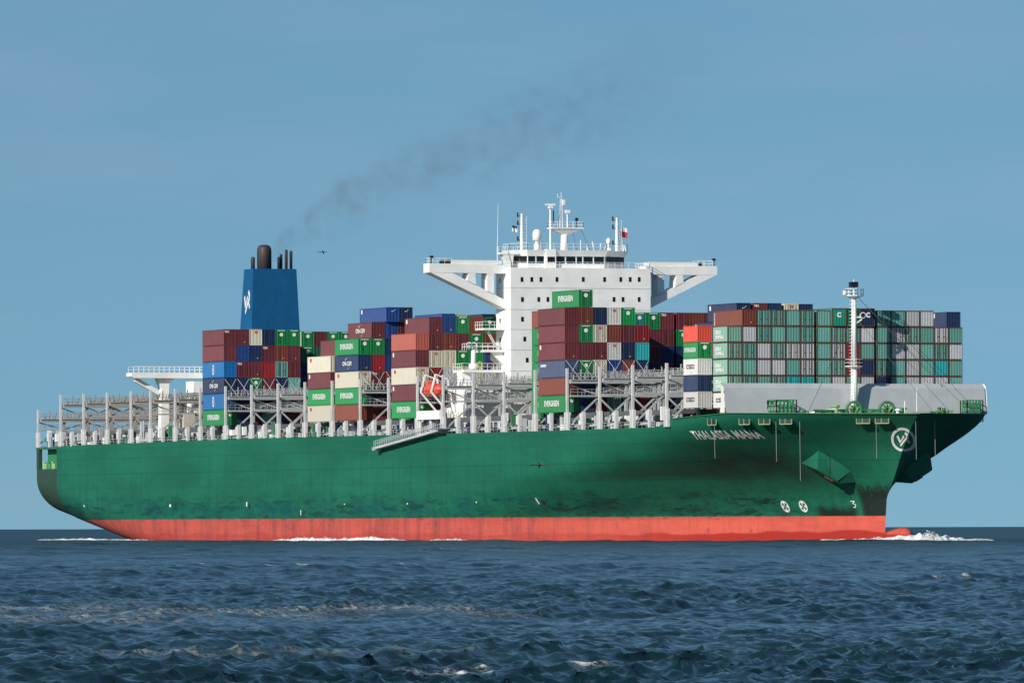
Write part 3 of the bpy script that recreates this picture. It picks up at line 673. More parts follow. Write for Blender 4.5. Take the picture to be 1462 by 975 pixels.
q = MB(); q.box(-109.8, -105.4, -16.3, -12.5, 32.2, 32.6); q.prism_yz([(-14.9, 32.2), (-12.5, 30.1), (-12.5, 32.2)], -109.5, -106); q.build('side_platform', M['white'], ship)
q = MB(); q.rail([(-109.8, -18.6, 32.6), (-105.4, -18.6, 32.6), (-105.4, -12.5, 32.6)], 1.1, 1.0, .07); q.build('side_railing', M['white'], ship)
q = MB(); q.box(-109.8, -105.4, -16.2, -12.5, 36.0, 36.3); q.build('side_platform', M['white'], ship)
q = MB(); q.rail([(-109.8, -16.2, 36.3), (-105.4, -16.2, 36.3), (-105.4, -12.5, 36.3)], 1.1, 1.0, .07); q.build('side_railing', M['white'], ship)
q = MB()
for dx in (0, .8): q.beam((-106.4 - dx, -15.2, 36.0), (-106.4 - dx, -13.2, 32.6), .14)
for k in range(10): q.box(-107.2, -106.4, -15.2 + .2 * k - .12, -15.2 + .2 * k + .12, 36 - .34 * k - .03, 36 - .34 * k + .03)
q.build('stairway', M['offwhite'], ship)
MB().box(-107.2, -105.9, -15.8, -14.9, 29.15, 32.1).build('tool_locker', M['navybox'], ship)
MB().ring((-105.3, -17.0, 30.1), (1, 0, 0), .42, .1, 18, 6).build('life_ring', M['yellow'], ship)
q = MB(); r = random.Random(8)
for k in range(26):
    x = r.uniform(-113, -102.2); y = r.uniform(-24.2, -20.8); z = 18.2; h_ = r.uniform(.8, 4.5); q.beam((x, y, z), (x + r.uniform(-.5, .5), y, z + h_), r.uniform(.12, .3))
q.build('deck_vent', M['offwhite'], ship)

# embarkation platform, davits, gangway, lifeboat
MB().box(-113.2, -102.0, -25.75, -24.6, 20.7, 22.2).build('embarkation_platform', M['white'], ship)
q = MB()
for x in (-112.8, -107.6, -102.4): q.beam((x, -25.2, 18.2), (x, -25.2, 20.7), .3)
q.build('platform_leg', M['white'], ship)
for X in (-113.0, -107.9):
    q = MB(); q.beam((X, -22.2, 22.2), (X, -25.0, 25.4), .28); q.beam((X, -25.0, 25.4), (X, -24.2, 28.4), .26); q.beam((X, -21.0, 22.2), (X, -22.0, 27.6), .26); q.beam((X, -22.0, 27.6), (X, -24.2, 28.4), .22)
    q.build('lifeboat_davit', M['white'], ship)
lbt = empty('lifeboat', (-110.4, -23.6, 24.5)); tag(lbt, 'enclosed orange-red lifeboat hanging from white davits aft of the white superstructure', 'lifeboat')
def boat(z_lo, z_hi, n=16, m=14, L=7.6, Wd=2.7):
    vs = []
    for i in range(n):
        t = -1 + 2 * i / (n - 1); s_ = (1 - abs(t) ** 2.6) ** .6 if abs(t) < 1 else 0.0
        for j in range(m):
            a = math.pi * j / (m - 1)
            vs.append((t * L / 2, s_ * Wd / 2 * math.cos(a), (z_lo if z_hi == 0 else z_hi) * math.sin(a) * (s_ * .75 + .25) + (abs(t) ** 3 * .35 if z_hi == 0 else 0)))
    return vs, grid_faces(n, m)
q = MB(); v_, f_ = boat(-1.15, 0); q.add([(x, y, z + 1.2) for x, y, z in v_], f_); q.build('boat_hull', M['orange'], lbt, True)
q = MB(); v_, f_ = boat(0, 1.2, L=7.3, Wd=2.55); q.add([(x, y, z + 1.22) for x, y, z in v_], f_); q.build('canopy', M['orange'], lbt, True)
q = MB(); q.box(-2.6, -1.2, -.6, .6, 2.1, 2.75); q.build('steering_cupola', M['orange'], lbt)
q = MB(); v_, f_ = boat(0, .12, L=7.75, Wd=2.82); q.add([(x, y, z + 1.14) for x, y, z in v_], f_); q.build('rubbing_strip', M['black'], lbt)
gw = empty('gangway', (0, 0, 0), ship); A_ = Vector((-131.2, -26.45, 16.0)); B_ = Vector((-100.4, -26.45, 18.7))
MB().beam(A_, B_, 1.1, .38).build('gangway_tread', M['lightgrey'], gw)
q = MB()
for y in (-26.95, -25.95): q.rail([(A_.x, y, A_.z + .2), (B_.x, y, B_.z + .2)], 1.05, .9, .07)
q.build('gangway_railing', M['lightgrey'], gw)
q = MB(); q.beam(A_ + Vector((-.6, 0, -.1)), A_ + Vector((.8, 0, 0)), 1.3, .6); q.build('gangway_platform', M['grey'], gw)
MB().box(-101.5, -98.6, -26.6, -25.3, 18.3, 19.0).build('gangway_winch', M['dark'], gw)

# ------------------------------------------------------------------ funnel island at the stern
MB().box(-268, -259.2, -8.6, 8.6, 18.1, 38.2).build('engine_casing', M['white'], ship)
fu = MB()
lo = [(-267.4, -5.0), (-259.8, -5.0), (-259.8, 5.4), (-267.4, 5.4)]; hi = [(-265.4, -4.25), (-260.1, -4.25), (-260.1, 4.4), (-265.4, 4.4)]
fu.add([(x, y, 31.0) for x, y in lo] + [(x, y, 51.25) for x, y in hi], [(3, 2, 1, 0), (4, 5, 6, 7), (0, 1, 5, 4), (1, 2, 6, 5), (2, 3, 7, 6), (3, 0, 4, 7)])
fun = fu.build('funnel', M['funnel'], ship)
FB = BVHTree.FromPolygons([Vector(p) for p in fu.v], fu.f)
me = flat(vr_mark(3.4))
project(me, (-263.0, -20, 44.9), (0, 1, 0), 'funnel_emblem', M['letter'], fun, .06, sx=.95, sz=1.12, bvh=FB)
def pipe(x, y, r_, zt, n=16, ex=1.0):
    q = MB(); q.lathe((0, 0, 0), [(r_, 50.8), (r_, zt - r_ * .9), (r_ * .95, zt - r_ * .5), (r_ * .75, zt - r_ * .15), (r_ * .4, zt), (.01, zt + .02)], n)
    q.v = [(x + a * ex, y + b_, c_) for a, b_, c_ in q.v]; q.build('exhaust_pipe', M['soot'], fun, True)
pipe(-262.5, -1.2, 1.36, 55.85, 20, 1.1)
for x, y, r_, zt in ((-264.2, -2.9, .38, 53.6), (-262.6, 1.75, .27, 53.6), (-263.0, 2.35, .27, 54.2), (-262.2, 3.1, .29, 55.0), (-262.6, 4.2, .28, 54.8)): pipe(x, y, r_, zt)
# wing deck and crane frame on the starboard quarter
ww = empty('stern_crane', (0, 0, 0), ship)
q = MB(); q.box(-266, -262.6, -27.2, -8.65, 30.55, 31.6); q.prism_yz([(-27.2, 31.6), (-27.6, 31.5), (-27.6, 30.9), (-27.2, 30.55)], -266, -262.6); q.build('crane_beam', M['white'], ww)
q = MB(); q.prism_yz([(-21.5, 21.0), (-19.9, 21.0), (-19.9, 29.4), (-18.6, 30.53), (-22.2, 30.53), (-21.4, 28.6)], -265.4, -263.6); q.box(-265.4, -263.6, -21.5, -19.9, 18.2, 20.98); q.build('crane_leg', M['white'], ww)
q = MB(); q.beam((-264.5, -26.3, 30.3), (-264.5, -21.6, 27.7), .9, .9); q.build('crane_brace', M['white'], ww)
q = MB(); q.rail([(-262.7, -27.2, 31.6), (-262.7, -9, 31.6)], 1.15, 1.0, .06); q.rail([(-265.9, -27.2, 31.6), (-265.9, -9, 31.6)], 1.15, 1.0, .06); q.build('crane_railing', M['white'], ww)
q = MB(); q.box(-263.4, -258.9, -16.6, -8.62, 27.8, 29.9); q.box(-263.4, -258.9, -16.4, -8.62, 24.0, 27.0); q.build('casing_deck', M['white'], ship)
MB().box(-259.8, -257.6, -19.0, -16.8, 21.2, 23.9).build('store_box', paint('beige_paint', (.55, .50, .42), .5, .15), ship)
q = MB(); r = random.Random(4)
for k in range(30):
    x = r.uniform(-271, -254); y = r.uniform(-24.6, -20); h_ = r.uniform(.5, 4.5); q.beam((x, y, 18.2), (x + r.uniform(-.6, .6), y, 18.2 + h_), r.uniform(.1, .35))
q.build('deck_vent', M['offwhite'], ship)

# ------------------------------------------------------------------ foremast and forecastle gear
fmst = empty('foremast', (17.6, -.55, 0), ship)
MB().tube((0, 0, 18.7), (0, 0, 27.4), .56, 16, .50).tube((0, 0, 27.6), (0, 0, 38.5), .48, 16, .36).build('mast_column', M['white'], fmst, True)
for z, r_ in ((27.4, 1.4), (38.5, 1.5)):
    q = MB(); q.lathe((0, 0, 0), [(.5, z - .35), (r_, z), (r_, z + .14)], 10); q.build('mast_platform', M['white'], fmst)
    pts = [(r_ * math.cos(a), r_ * math.sin(a), z + .1) for a in np.linspace(0, 2 * math.pi, 11)]
    q = MB(); q.rail(pts, 1.05, .9, .06); q.build('platform_railing', M['white'], fmst)
q = MB(); q.tube((0, 0, 38.6), (0, 0, 41.2), .12, 8, .06); q.build('mast_pole', M['white'], fmst)
q = MB(); q.box(-.5, .5, -.65, .55, 39.9, 40.75); q.build('mast_lamp', M['black'], fmst)
q = MB(); q.box(-.3, .4, -1.75, -.9, 38.7, 39.4); q.build('searchlight', M['white'], fmst)
q = MB(); q.beam((.2, .4, 35.2), (.2, 1.5, 35.2), .25); q.tube((-.4, 1.3, 35.5), (.6, 1.3, 35.5), .2, 14, .5); q.beam((.2, .4, 34.3), (.2, 1.3, 34.9), .2); hn = q.build('fog_horn', M['white'], fmst); MB().tube((.6, 1.3, 35.5), (.63, 1.3, 35.5), .36, 14).build('horn_mouth', M['dark'], fmst)
q = MB()
for k in range(34): q.beam((.5, -.62, 19.6 + k * .55), (.1, -.82, 19.6 + k * .55), .05)
q.beam((.5, -.8, 19.2), (.5, -.6, 38.2), .05); q.build('mast_ladder', M['white'], fmst)
q = MB()
for a, b_ in (((0, .4, 38.6), (5.5, 17.5, 1.5 + 18.7)), ((0, .4, 35), (9, 10.0, 19.8)), ((0, -.4, 35), (7, -11, 19.8)), ((0, .4, 38.6), (-2, 20, 20.5))): q.beam(a, b_, .05)
q.build('mast_stay', M['wire'], fmst)
for Y0 in (-3.6, 2.0):
    wn = empty('mooring_winch', (24, Y0, 18.75), ship)
    q = MB(); q.ring((.7, 0, 1.9), (.93, -.36, 0), 1.12, .2, 26, 8); q.ring((-.9, .6, 1.9), (.93, -.36, 0), 1.12, .18, 26, 8)
    for k in range(4): a = math.pi * k / 4; q.beam((.7, math.cos(a) * 1.1, 1.9 + math.sin(a) * 1.1), (.7, -math.cos(a) * 1.1, 1.9 - math.sin(a) * 1.1), .12)
    q.build('drum_flange', M['deckgreen'], wn)
    MB().tube((-.8, .5, 1.9), (.6, 0, 1.9), .62, 12).build('rope_drum', M['limegreen'], wn)
    q = MB(); q.box(-1.3, 1.0, -1.6, -1.2, 0, 1.9); q.box(-1.3, 1.0, 1.3, 1.7, 0, 2.0); q.box(-1, 1, -1.9, 2.1, 0, .5); q.box(-.7, .8, 1.75, 2.7, .5, 1.5); q.build('winch_frame', M['brightgreen'], wn)
r = random.Random(21)
for k in range(30):
    y = r.uniform(-12, 13); x = 24 - abs(y) * .25 + r.uniform(-3, 3); h_ = r.uniform(1.2, 2.2); q = MB(); kind = r.random()
    if kind < .4: q.tube((x, y, 18.75), (x, y, 18.75 + h_), .28, 10); q.tube((x, y + .8, 18.75), (x, y + .8, 18.75 + h_), .28, 10); q.tube((x, y, 18.75 + h_), (x, y, 18.85 + h_), .36, 10); q.build('mooring_bitts', r.choice([M['brightgreen'], M['limegreen'], M['deckgreen']]), ship)
    elif kind < .75: q.beam((x, y - 1.6, 18.75 + h_ * .8), (x, y + 1.6, 18.75 + h_ * .8), .25); q.beam((x, y - 1.3, 18.75), (x, y - 1.3, 18.75 + h_ * .8), .15); q.beam((x, y + 1.3, 18.75), (x, y + 1.3, 18.75 + h_ * .8), .15); q.build('deck_rail', r.choice([M['limegreen'], M['brightgreen'], M['bridgegrey']]), ship)
    else: q.tube((x, y, 18.75), (x, y, 18.75 + h_), .3, 10); q.lathe((x, y, 18.75 + h_), [(.3, 0), (.55, .12), (.5, .35), (.1, .5)], 10); q.build('deck_vent', r.choice([M['brightgreen'], M['white'], M['limegreen']]), ship)
q = MB(); q.tube((24, 7.4, 18.75), (24, 7.4, 23.9), .09, 6, .05); q.build('jack_staff', M['white'], ship)
q = MB(); q.tube((25, 4.9, 18.75), (25, 4.9, 21.9), .08, 6); q.beam((25, 4.5, 21.0), (25, 5.4, 21.0), .1); q.build('deck_lamp', M['white'], ship)
q = MB(); q.tube((22.5, -8.5, 20.2), (23, -6.2, 20.5), .3, 10); q.tube((21.5, -9.8, 19.9), (22.5, -8.5, 20.2), .26, 10); q.build('rope_coil', M['letter'], ship)
def cage(loc, w, d, h, label):
    e = empty('lattice_cage', loc); tag(e, label, 'cage')
    q = MB(); q.box(-d / 2, d / 2, -w / 2, w / 2, 0, .12); q.build('cage_floor', M['deckgreen'], e)
    q = MB()
    for x in (-d / 2, d / 2):
        for k in range(6): q.beam((x, -w / 2 + w * k / 5, 0), (x, -w / 2 + w * k / 5, h), .14)
        for k in range(1, 5): q.beam((x, -w / 2, h * k / 4), (x, w / 2, h * k / 4), .12)
    for y in (-w / 2, w / 2):
        for k in range(4): q.beam((-d / 2 + d * k / 3, y, 0), (-d / 2 + d * k / 3, y, h), .14)
        for k in range(1, 5): q.beam((-d / 2, y, h * k / 4), (d / 2, y, h * k / 4), .12)
    q.build('cage_lattice', M['brightgreen'], e)
    q = MB(); q.box(-d / 2 + .4, d / 2 - .4, -w / 2 + .3, w / 2 - .3, .12, h * .8); q.build('cage_load', paint('pale_green_paint', (.25, .42, .33), .6, .3), e)
cage((18.4, -13.2, 18.75), 3.4, 3.6, 3.35, 'green lattice cage standing before the grey breakwater, near its white end')
cage((18.3, 19.4, 18.75), 2.7, 2.6, 3.4, 'green lattice cage at the far port corner of the forecastle')

# ------------------------------------------------------------------ containers
COLS = {  # linear base colours
    'maroon': (.135, .024, .032), 'redbrown': (.20, .045, .026), 'red': (.26, .014, .022), 'salmon': (.36, .085, .06), 'orangered': (.66, .070, .040),
    'navy': (.008, .026, .085), 'blue': (.010, .055, .22), 'skyblue': (.002, .13, .36), 'greyblue': (.060, .085, .17),
    'green': (.004, .215, .058), 'darkgreen': (.008, .12, .06), 'cream': (.56, .52, .42), 'white': (.58, .57, .54), 'grey': (.47, .47, .49),
    'teal': (.135, .35, .305), 'mint': (.22, .42, .33), 'turquoise': (.02, .34, .35), 'jade': (.006, .25, .17), 'orange': (.62, .22, .03)}
WORD = {'maroon': 'maroon', 'redbrown': 'red-brown', 'red': 'dark red', 'salmon': 'faded red', 'orangered': 'orange-red', 'navy': 'navy blue', 'blue': 'blue',
        'skyblue': 'bright blue', 'greyblue': 'grey-blue', 'green': 'green', 'darkgreen': 'dark green', 'cream': 'cream', 'white': 'white', 'grey': 'grey',
        'teal': 'teal', 'mint': 'pale green', 'turquoise': 'turquoise', 'jade': 'jade green', 'orange': 'orange'}
def cont_mat(key):
    col = COLS[key]; m, nt, b = newmat('container_' + WORD[key].replace(' ', '_').replace('-', '_'))
    at = nd(nt, 'Attribute'); at.attribute_type = 'OBJECT'; at.attribute_name = 'tint'; t = at.outputs['Fac']
    tc = nd(nt, 'TexCoord').outputs['Object']; w = math_(nt, 'MULTIPLY', t, 57.0)
    v = math_(nt, 'ADD', math_(nt, 'MULTIPLY', t, .34), .83)
    hs = nd(nt, 'HueSaturation'); hs.inputs['Color'].default_value = (*col, 1); lk(nt, v, hs.inputs['Value'])
    hs.inputs['Saturation'].default_value = 1.0
    c = hs.outputs[0]
    c = mixc(nt, ramp(nt, noise(nt, .5, tc, 5, .6, w=w), .35, .75, 0, .22), c, tuple(min(1, x * .8 + .06) for x in col))
    c = mixc(nt, ramp(nt, noise(nt, 1.1, tc, 6, .7, (1, 1, .16), w=w), .52, .8, 0, .45), c, tuple(x * .45 + .01 for x in col))
    c = mixc(nt, ramp(nt, noise(nt, 1.5, tc, 7, .75, (1, 1, .6), w=w), .60, .70, 0, .55 if key in ('teal', 'grey', 'white', 'cream', 'mint') else .3), c, (.13, .055, .03))
    lk(nt, c, b.inputs['Base Color']); b.inputs['Roughness'].default_value = .5
    return m
CM = {k: cont_mat(k) for k in COLS}
M['rustframe'] = paint('rusty_container_frame', (.085, .055, .042), .6, .3, .5)

CW = 1.205                                                                # half width
def cont_meshes(L, H):
    h = L / 2; fr = MB(); p = .11
    for x in (-h, h - p):
        for y in (-CW, CW - p): fr.box(x, x + p, y, y + p, .14, H - .14)
        fr.box(x + .02, x + p - .02, -CW, CW, 0.0, .14); fr.box(x + .02, x + p - .02, -CW, CW, H - .14, H)
    for y in (-CW, CW - .1): fr.box(-h + p, h - p, y + .01, y + .09, .01, .15); fr.box(-h + p, h - p, y + .01, y + .09, H - .11, H - .01)
    fr.box(-h + p, h - p, -CW + .1, CW - .1, .05, .14)
    def corr(n0, n1, pitch, depth):
        n = max(1, int(round((n1 - n0) / pitch))); st = (n1 - n0) / n; pts = []
        for k in range(n):
            a = n0 + k * st; pts += [(a, 0), (a + st * .28, 0), (a + st * .42, -depth), (a + st * .86, -depth)]
        pts.append((n1, 0)); return pts
    def wall(pts, f, z0, z1):
        mb = MB(); vs = []
        for u, d in pts: vs += [f(u, d, z0), f(u, d, z1)]
        return mb.add(vs, [(2 * i, 2 * i + 2, 2 * i + 3, 2 * i + 1) for i in range(len(pts) - 1)])
    pe = corr(-CW + p, CW - p, .285, .085); ps = corr(-h + p, h - p, .28, .04)
    end_f = wall(pe, lambda u, d, z: (h - .03 + d, u, z), .14, H - .14).mesh('end_wall'); end_a = wall(pe, lambda u, d, z: (-h + .03 - d, u, z), .14, H - .14).mesh('end_wall')
    s_s = wall(ps, lambda u, d, z: (u, -CW + .015 - d, z), .15, H - .11).mesh('side_wall'); s_p = wall(ps, lambda u, d, z: (u, CW - .015 + d, z), .15, H - .11).mesh('side_wall')
    ro = MB().box(-h + p, h - p, -CW + .1, CW - .1, H - .07, H - .03).mesh('roof')
    dr = MB()                                                             # door gear: lock rods and handles
    for y in (-.72, -.3, .3, .72): dr.tube((h - .02, y, .16), (h - .02, y, H - .16), .045, 6)
    for y in (-.5, .5): dr.box(h - .03, h + .02, y - .2, y + .2, H * .4, H * .4 + .07)
    return dict(frame=fr.mesh('frame'), end_wall=(end_f, end_a), side_wall=(s_s, s_p), roof=ro, door_gear=dr.mesh('door_gear'))
HCU, STD = 2.86, 2.60
CMESH = {}
def cmesh(L, H):
    if (L, H) not in CMESH: CMESH[(L, H)] = cont_meshes(L, H)
    return CMESH[(L, H)]
TXT = {}
def side_text(s, size, bold=.03):
    if (s, size) not in TXT: TXT[(s, size)] = text_mesh(s, size, bold)
    return TXT[(s, size)]
for nm_, R0 in (('disc', .34),):
    TXT['disc'] = flat([[(R0 * math.cos(a), R0 * math.sin(a)) for a in np.linspace(0, 2 * math.pi, 20, endpoint=False)]])
TXT['oval'] = flat(annulus(.95, .72, 28, .62) + [[(-.42, .08), (.42, .08), (.42, .22), (-.42, .22)], [(-.42, -.22), (.42, -.22), (.42, -.08), (-.42, -.08)], [(-.08, -.7), (.08, -.7), (.08, .7), (-.08, .7)]])
TXT['plate'] = flat([[(-.35, -.35), (.35, -.35), (.35, .35), (-.35, .35)]])
TXT['bar'] = flat([[(-.9, -.07), (.9, -.07), (.9, .07), (-.9, .07)]])
TXT['column'] = flat([[(-.13, -.95 + .38 * k), (.13, -.95 + .38 * k), (.13, -.68 + .38 * k), (-.13, -.68 + .38 * k)] for k in range(5)])
TXT['swoosh'] = flat([[(-.2, -.25), (.0, -.22), (.7, .35), (.55, .35)], [(-.45, -.1), (-.2, -.25), (.0, -.22), (-.2, .0)]])
redm = paint('red_lettering', (.5, .03, .025), .5, .05); navym = paint('navy_lettering', (.02, .03, .09), .5, .05); greenm = paint('green_lettering', (.01, .16, .06), .5, .05)
ROT_SIDE = Matrix.Rotation(math.pi / 2, 4, 'X')                            # flat XY -> XZ plane facing -Y
ROT_END = Matrix.Rotation(math.pi / 2, 4, 'Z') @ ROT_SIDE                   # facing +X
def mark_side(root, key, mat, u, z, L, sc=1.):
    o = link('lettering', key if not isinstance(key, str) else TXT[key], mat, root); o.matrix_local = Matrix.Translation((u, -CW - .012, z)) @ ROT_SIDE @ Matrix.Scale(sc, 4)
def mark_end(root, key, mat, y, z, L, sc=1.):
    o = link('lettering', key if not isinstance(key, str) else TXT[key], mat, root); o.matrix_local = Matrix.Translation((L / 2 + .03, y, z)) @ ROT_END @ Matrix.Scale(sc, 4)
rc_ = random.Random(99)
ORD = ['topmost', 'second', 'third', 'fourth', 'fifth', 'sixth', 'seventh', 'eighth']
NTH = ['outermost', 'second', 'third', 'fourth', 'fifth', 'sixth', 'seventh', 'eighth', 'ninth', 'tenth', 'eleventh', 'twelfth', 'thirteenth', 'fourteenth', 'fifteenth', 'sixteenth', 'seventeenth', 'eighteenth', 'nineteenth']
def row_y(r, gaps=(6, 14)):
    """centre of row r (1 = starboard)"""
    return -25.2 + 1.242 + 2.484 * (r - 1) + .36 * sum(1 for g_ in gaps if r > g_)
PROTO = {}
def container(xc, yc, z, L, H, key, side=None, end=None, label='', frame=None, doors=False):
    k = (L, H)
    if k not in PROTO:
        cmm = cmesh(L, H); root = empty('shipping_container')
        fr = link('frame', cmm['frame'], CM['maroon'], root)
        for me in cmm['end_wall']: link('end_wall', me, CM['maroon'], root)
        for me in cmm['side_wall']: link('side_wall', me, CM['maroon'], root)
        link('roof', cmm['roof'], CM['maroon'], root)
        PROTO[k] = [root, list(root.children), False]
    root, kids, used = PROTO[k]
    if not used: PROTO[k][2] = True; r_ = root; ch = kids
    else:
        r_ = root.copy(); COL.objects.link(r_)
        for kk in list(r_.keys()): del r_[kk]
        ch = []
        for c_ in kids:
            d = c_.copy(); COL.objects.link(d); d.parent = r_; ch.append(d)
    t = rc_.random(); r_.location = (xc, yc, z)
    for d in ch:
        d['tint'] = t; d.material_slots[0].link = 'OBJECT'
        d.material_slots[0].material = frame if (frame and d.name.startswith('frame')) else CM[key]
    tag(r_, label, 'container', 'containers stacked on the deck')
    if doors: link('door_gear', cmesh(L, H)['door_gear'], M['rustframe'] if key in ('teal', 'grey', 'mint') else CM[key], r_)
    W_ = M['letter']
    if side == 'evergreen': mark_side(r_, side_text('EVERGREEN', 1.25, .03), W_, 0 if L > 7 else -.1, H * .52, L, 1.0 if L > 7 else .72)
    elif side == 'cma':
        mark_side(r_, side_text('CMA CGM', 1.0, .04), W_, .2, H * .48, L); mark_side(r_, 'swoosh', W_, -.3, H * .78, L, .9); mark_side(r_, 'swoosh', W_, .9, H * .2, L, .6)
    elif side == 'oval': mark_side(r_, 'oval', W_, 0, H * .5, L)
    elif side == 'cosco': mark_side(r_, side_text('COSCO', 1.05, .03), navym, -.1, H * .5, L, .95)
    elif side == 'china': mark_side(r_, side_text('CHINA', 1.0, .05), W_, -.9, H * .62, L, .85); mark_side(r_, side_text('SHIPPING', 1.0, .05), W_, -.2, H * .32, L, .8)
    elif side == 'plate': mark_side(r_, 'plate', W_, -L / 2 + 1.1, H * .78, L, 1.0)
    elif side == 'ks': mark_side(r_, side_text('KS', .9, .05), redm, -L / 2 + 1.8, H * .76, L, .85)
    elif side == 'column': mark_side(r_, 'column', W_, -L / 2 + .8, H * .5, L, 1.05)
    elif side == 'bigplate': mark_side(r_, 'bar', W_, -L / 2 + 2.4, H * .75, L, 1.4); mark_side(r_, 'bar', W_, -L / 2 + 2.4, H * .69, L, 1.4)
    if end == 'disc': mark_end(r_, 'disc', W_, 0, H * .68, L); mark_end(r_, 'bar', W_, 0, H * .93, L, .8)
    elif end == 'tex': mark_end(r_, side_text('TEX', .5, .04), W_, -.65, H * .84, L)
    elif end == 'redtop': mark_end(r_, side_text('KS', .5, .04), redm, 0, H * .82, L)
    elif end == 'dot': mark_end(r_, 'plate', M['yellow'], .3, H * .2, L, .3)
    elif end == 'swoosh': mark_end(r_, 'swoosh', W_, 0, H * .75, L, .7)
    elif end == 'c': mark_end(r_, side_text('C', 1.0, .08), W_, 0, H * .62, L)
    return r_
def words_for(key, side, end):
    w_ = WORD[key]
    if side in ('evergreen', 'cma', 'china', 'cosco'): return ('dark-lettered ' if side == 'cosco' else 'lettered ') + w_
    if side == 'oval': return w_ + ' emblem-marked'
    if end == 'disc': return 'round-badged ' + w_
    return w_
def stack(xc, row, tiers, block, L=12.19, H=HCU, base=BASE, y=None, gaps=(6, 14), t0=1, top=None, frame=None, nth=None):
    """tiers from the top down; each entry is key or (key, side, end) or (key, side, end, L, H, dx)"""
    n = len(tiers); yc = row_y(row, gaps) if y is None else y
    ent = []
    for e in tiers:
        if isinstance(e, str): e = (e,)
        e = list(e) + [None] * (6 - len(e)); ent.append(e)
    hs = [e[4] or H for e in ent]
    z = base + sum([H] * (t0 - 1)) if top is None else top - sum(hs)
    for i in range(n - 1, -1, -1):
        key, sd_, en_, L_, H_, dx = ent[i]
        L_ = L_ or L; H_ = H_ or H
        lab = f"{words_for(key, sd_, en_)} container, {ORD[i]}{'' if i == 0 else ' down'} in the {NTH[(nth or row) - 1]} stack of {block}"
        container(xc + (dx or 0), yc, z, L_, H_ - .035, key, sd_, en_, lab, frame, doors=(rc_.random() < .35))
        z += H_
def bayx(i): return (POST[i] + POST[i + 1]) / 2
EG = ('green', 'evergreen', 'disc'); GD = ('green', None, 'disc'); WK = ('cream', 'ks', 'redtop'); CG = ('navy', 'cma', 'dot')
# block ahead of the funnel
b = 'the block before the funnel'; x = bayx(7)
B1 = [['maroon', 'maroon', ('skyblue', 'oval'), ('navy', 'cma'), ('skyblue', 'oval'), EG],
      [('maroon', None, 'dot'), ('blue'), ('maroon', None, 'tex'), 'navy', 'navy', 'navy'],
      [('cream', None, 'redtop'), ('navy', None, 'dot'), ('maroon', None, 'dot'), GD, 'darkgreen', 'maroon'],
      ['navy', ('maroon', None, 'tex'), 'red', 'maroon', 'navy', 'teal'],
      [GD, ('redbrown', None, 'dot'), 'teal', 'navy', 'maroon', 'navy'],
      [GD, ('maroon', None, 'dot'), 'maroon', 'teal', 'navy', 'maroon']]
B1[0][0] = ('maroon', None, 'tex'); B1[0][2] = ('skyblue', 'oval', None)
for r_, t_ in enumerate(B1): stack(x, r_ + 1, t_, b, H=2.94)
b = 'the block beside the funnel'; x = bayx(6)
for r_, t_ in ((8, ['cream', 'navy', 'navy', 'navy']), (9, [GD, GD, 'navy', 'navy']), (10, ['maroon', 'darkgreen', 'navy', 'maroon']), (11, [GD, 'green', 'navy', 'navy']), (12, [GD, 'maroon', 'navy', 'navy'])):
    stack(x, r_, t_, b, top=38.75, nth=r_ - 7)
b = 'the cream-box block'; x = bayx(11)
stack(x, 1, [WK, ('maroon', 'plate', 'dot'), EG, WK], b, H=2.90); stack(x, 2, ['maroon', 'cream', 'maroon', 'navy'], b, H=2.90, t0=2)
b = 'the blue-topped block'; x = bayx(12)
stack(x, 1, [EG, CG, WK, EG, 'redbrown'], b, H=2.868)
stack(x, 2, [('maroon', 'cma', 'dot'), GD, ('red', None, 'dot'), ('maroon', None, 'tex'), 'navy', 'maroon'], b, H=2.868)
stack(x, 3, [('blue', 'plate', 'swoosh', 13.72, 2.60), ('blue', None, 'dot'), 'navy', 'blue', 'redbrown', 'navy', 'maroon'], b, H=2.868)
stack(x, 4, [('navy', None, 'swoosh', 13.72, 2.60), 'maroon', 'navy', 'redbrown', 'navy'], b, H=2.868, t0=3)
b = 'the rearward lifeboat block'; x = bayx(13)
stack(x, 5, [('blue', None, 'swoosh', 13.72, 2.9), 'navy', 'maroon'], b, top=39.4, nth=1); stack(x, 6, [('cream', None, None, None, 2.9), 'maroon', 'navy'], b, top=39.4, nth=2); stack(x, 8, [('navy', None, None, None, 2.9), 'maroon', 'navy'], b, top=39.4, nth=3)
b = 'the block by the lifeboat'; x = bayx(14)
stack(x, 1, ['salmon', ('maroon', 'plate', None), WK, ('maroon', 'plate'), EG], b, H=2.92)
B4 = [[('maroon', 'plate', 'dot'), ('maroon', None, 'dot'), ('cream', None, 'redtop'), 'red', 'navy', 'maroon'],
      [('blue', None, 'dot'), ('redbrown', None, 'dot'), 'cream', 'grey', 'maroon', 'navy'],
      [GD, ('maroon', None, 'dot'), GD, 'cream', 'navy', 'maroon'],
      [('redbrown', None, 'dot'), GD, 'green', 'cream', 'maroon', 'navy'],
      [GD, 'redbrown', 'maroon', 'grey', 'navy', 'navy']]
for k, t_ in enumerate(B4): stack(x, k + 2, t_, b, H=2.92 if k else 2.90)
b = 'the block under the white bridge'; x = bayx(18)
stack(x, 3, ['redbrown', EG, EG, EG, EG, EG], b, y=row_y(3) - .5, H=2.87, nth=1)
B5 = [[('jade', None, 'disc'), 'maroon', 'navy', 'navy', 'maroon', 'navy'], [GD, 'maroon', 'maroon', 'navy', 'navy', 'navy'], [('maroon', None, 'tex'), 'maroon', 'navy', 'maroon', 'navy', 'navy'],
      [('maroon', None, 'dot'), GD, 'navy', 'navy', 'navy', 'maroon'], [('redbrown', None, None), 'maroon', 'navy', 'navy', 'navy', 'navy'], [('maroon', None, None), 'maroon', 'navy', 'navy', 'navy', 'navy']]
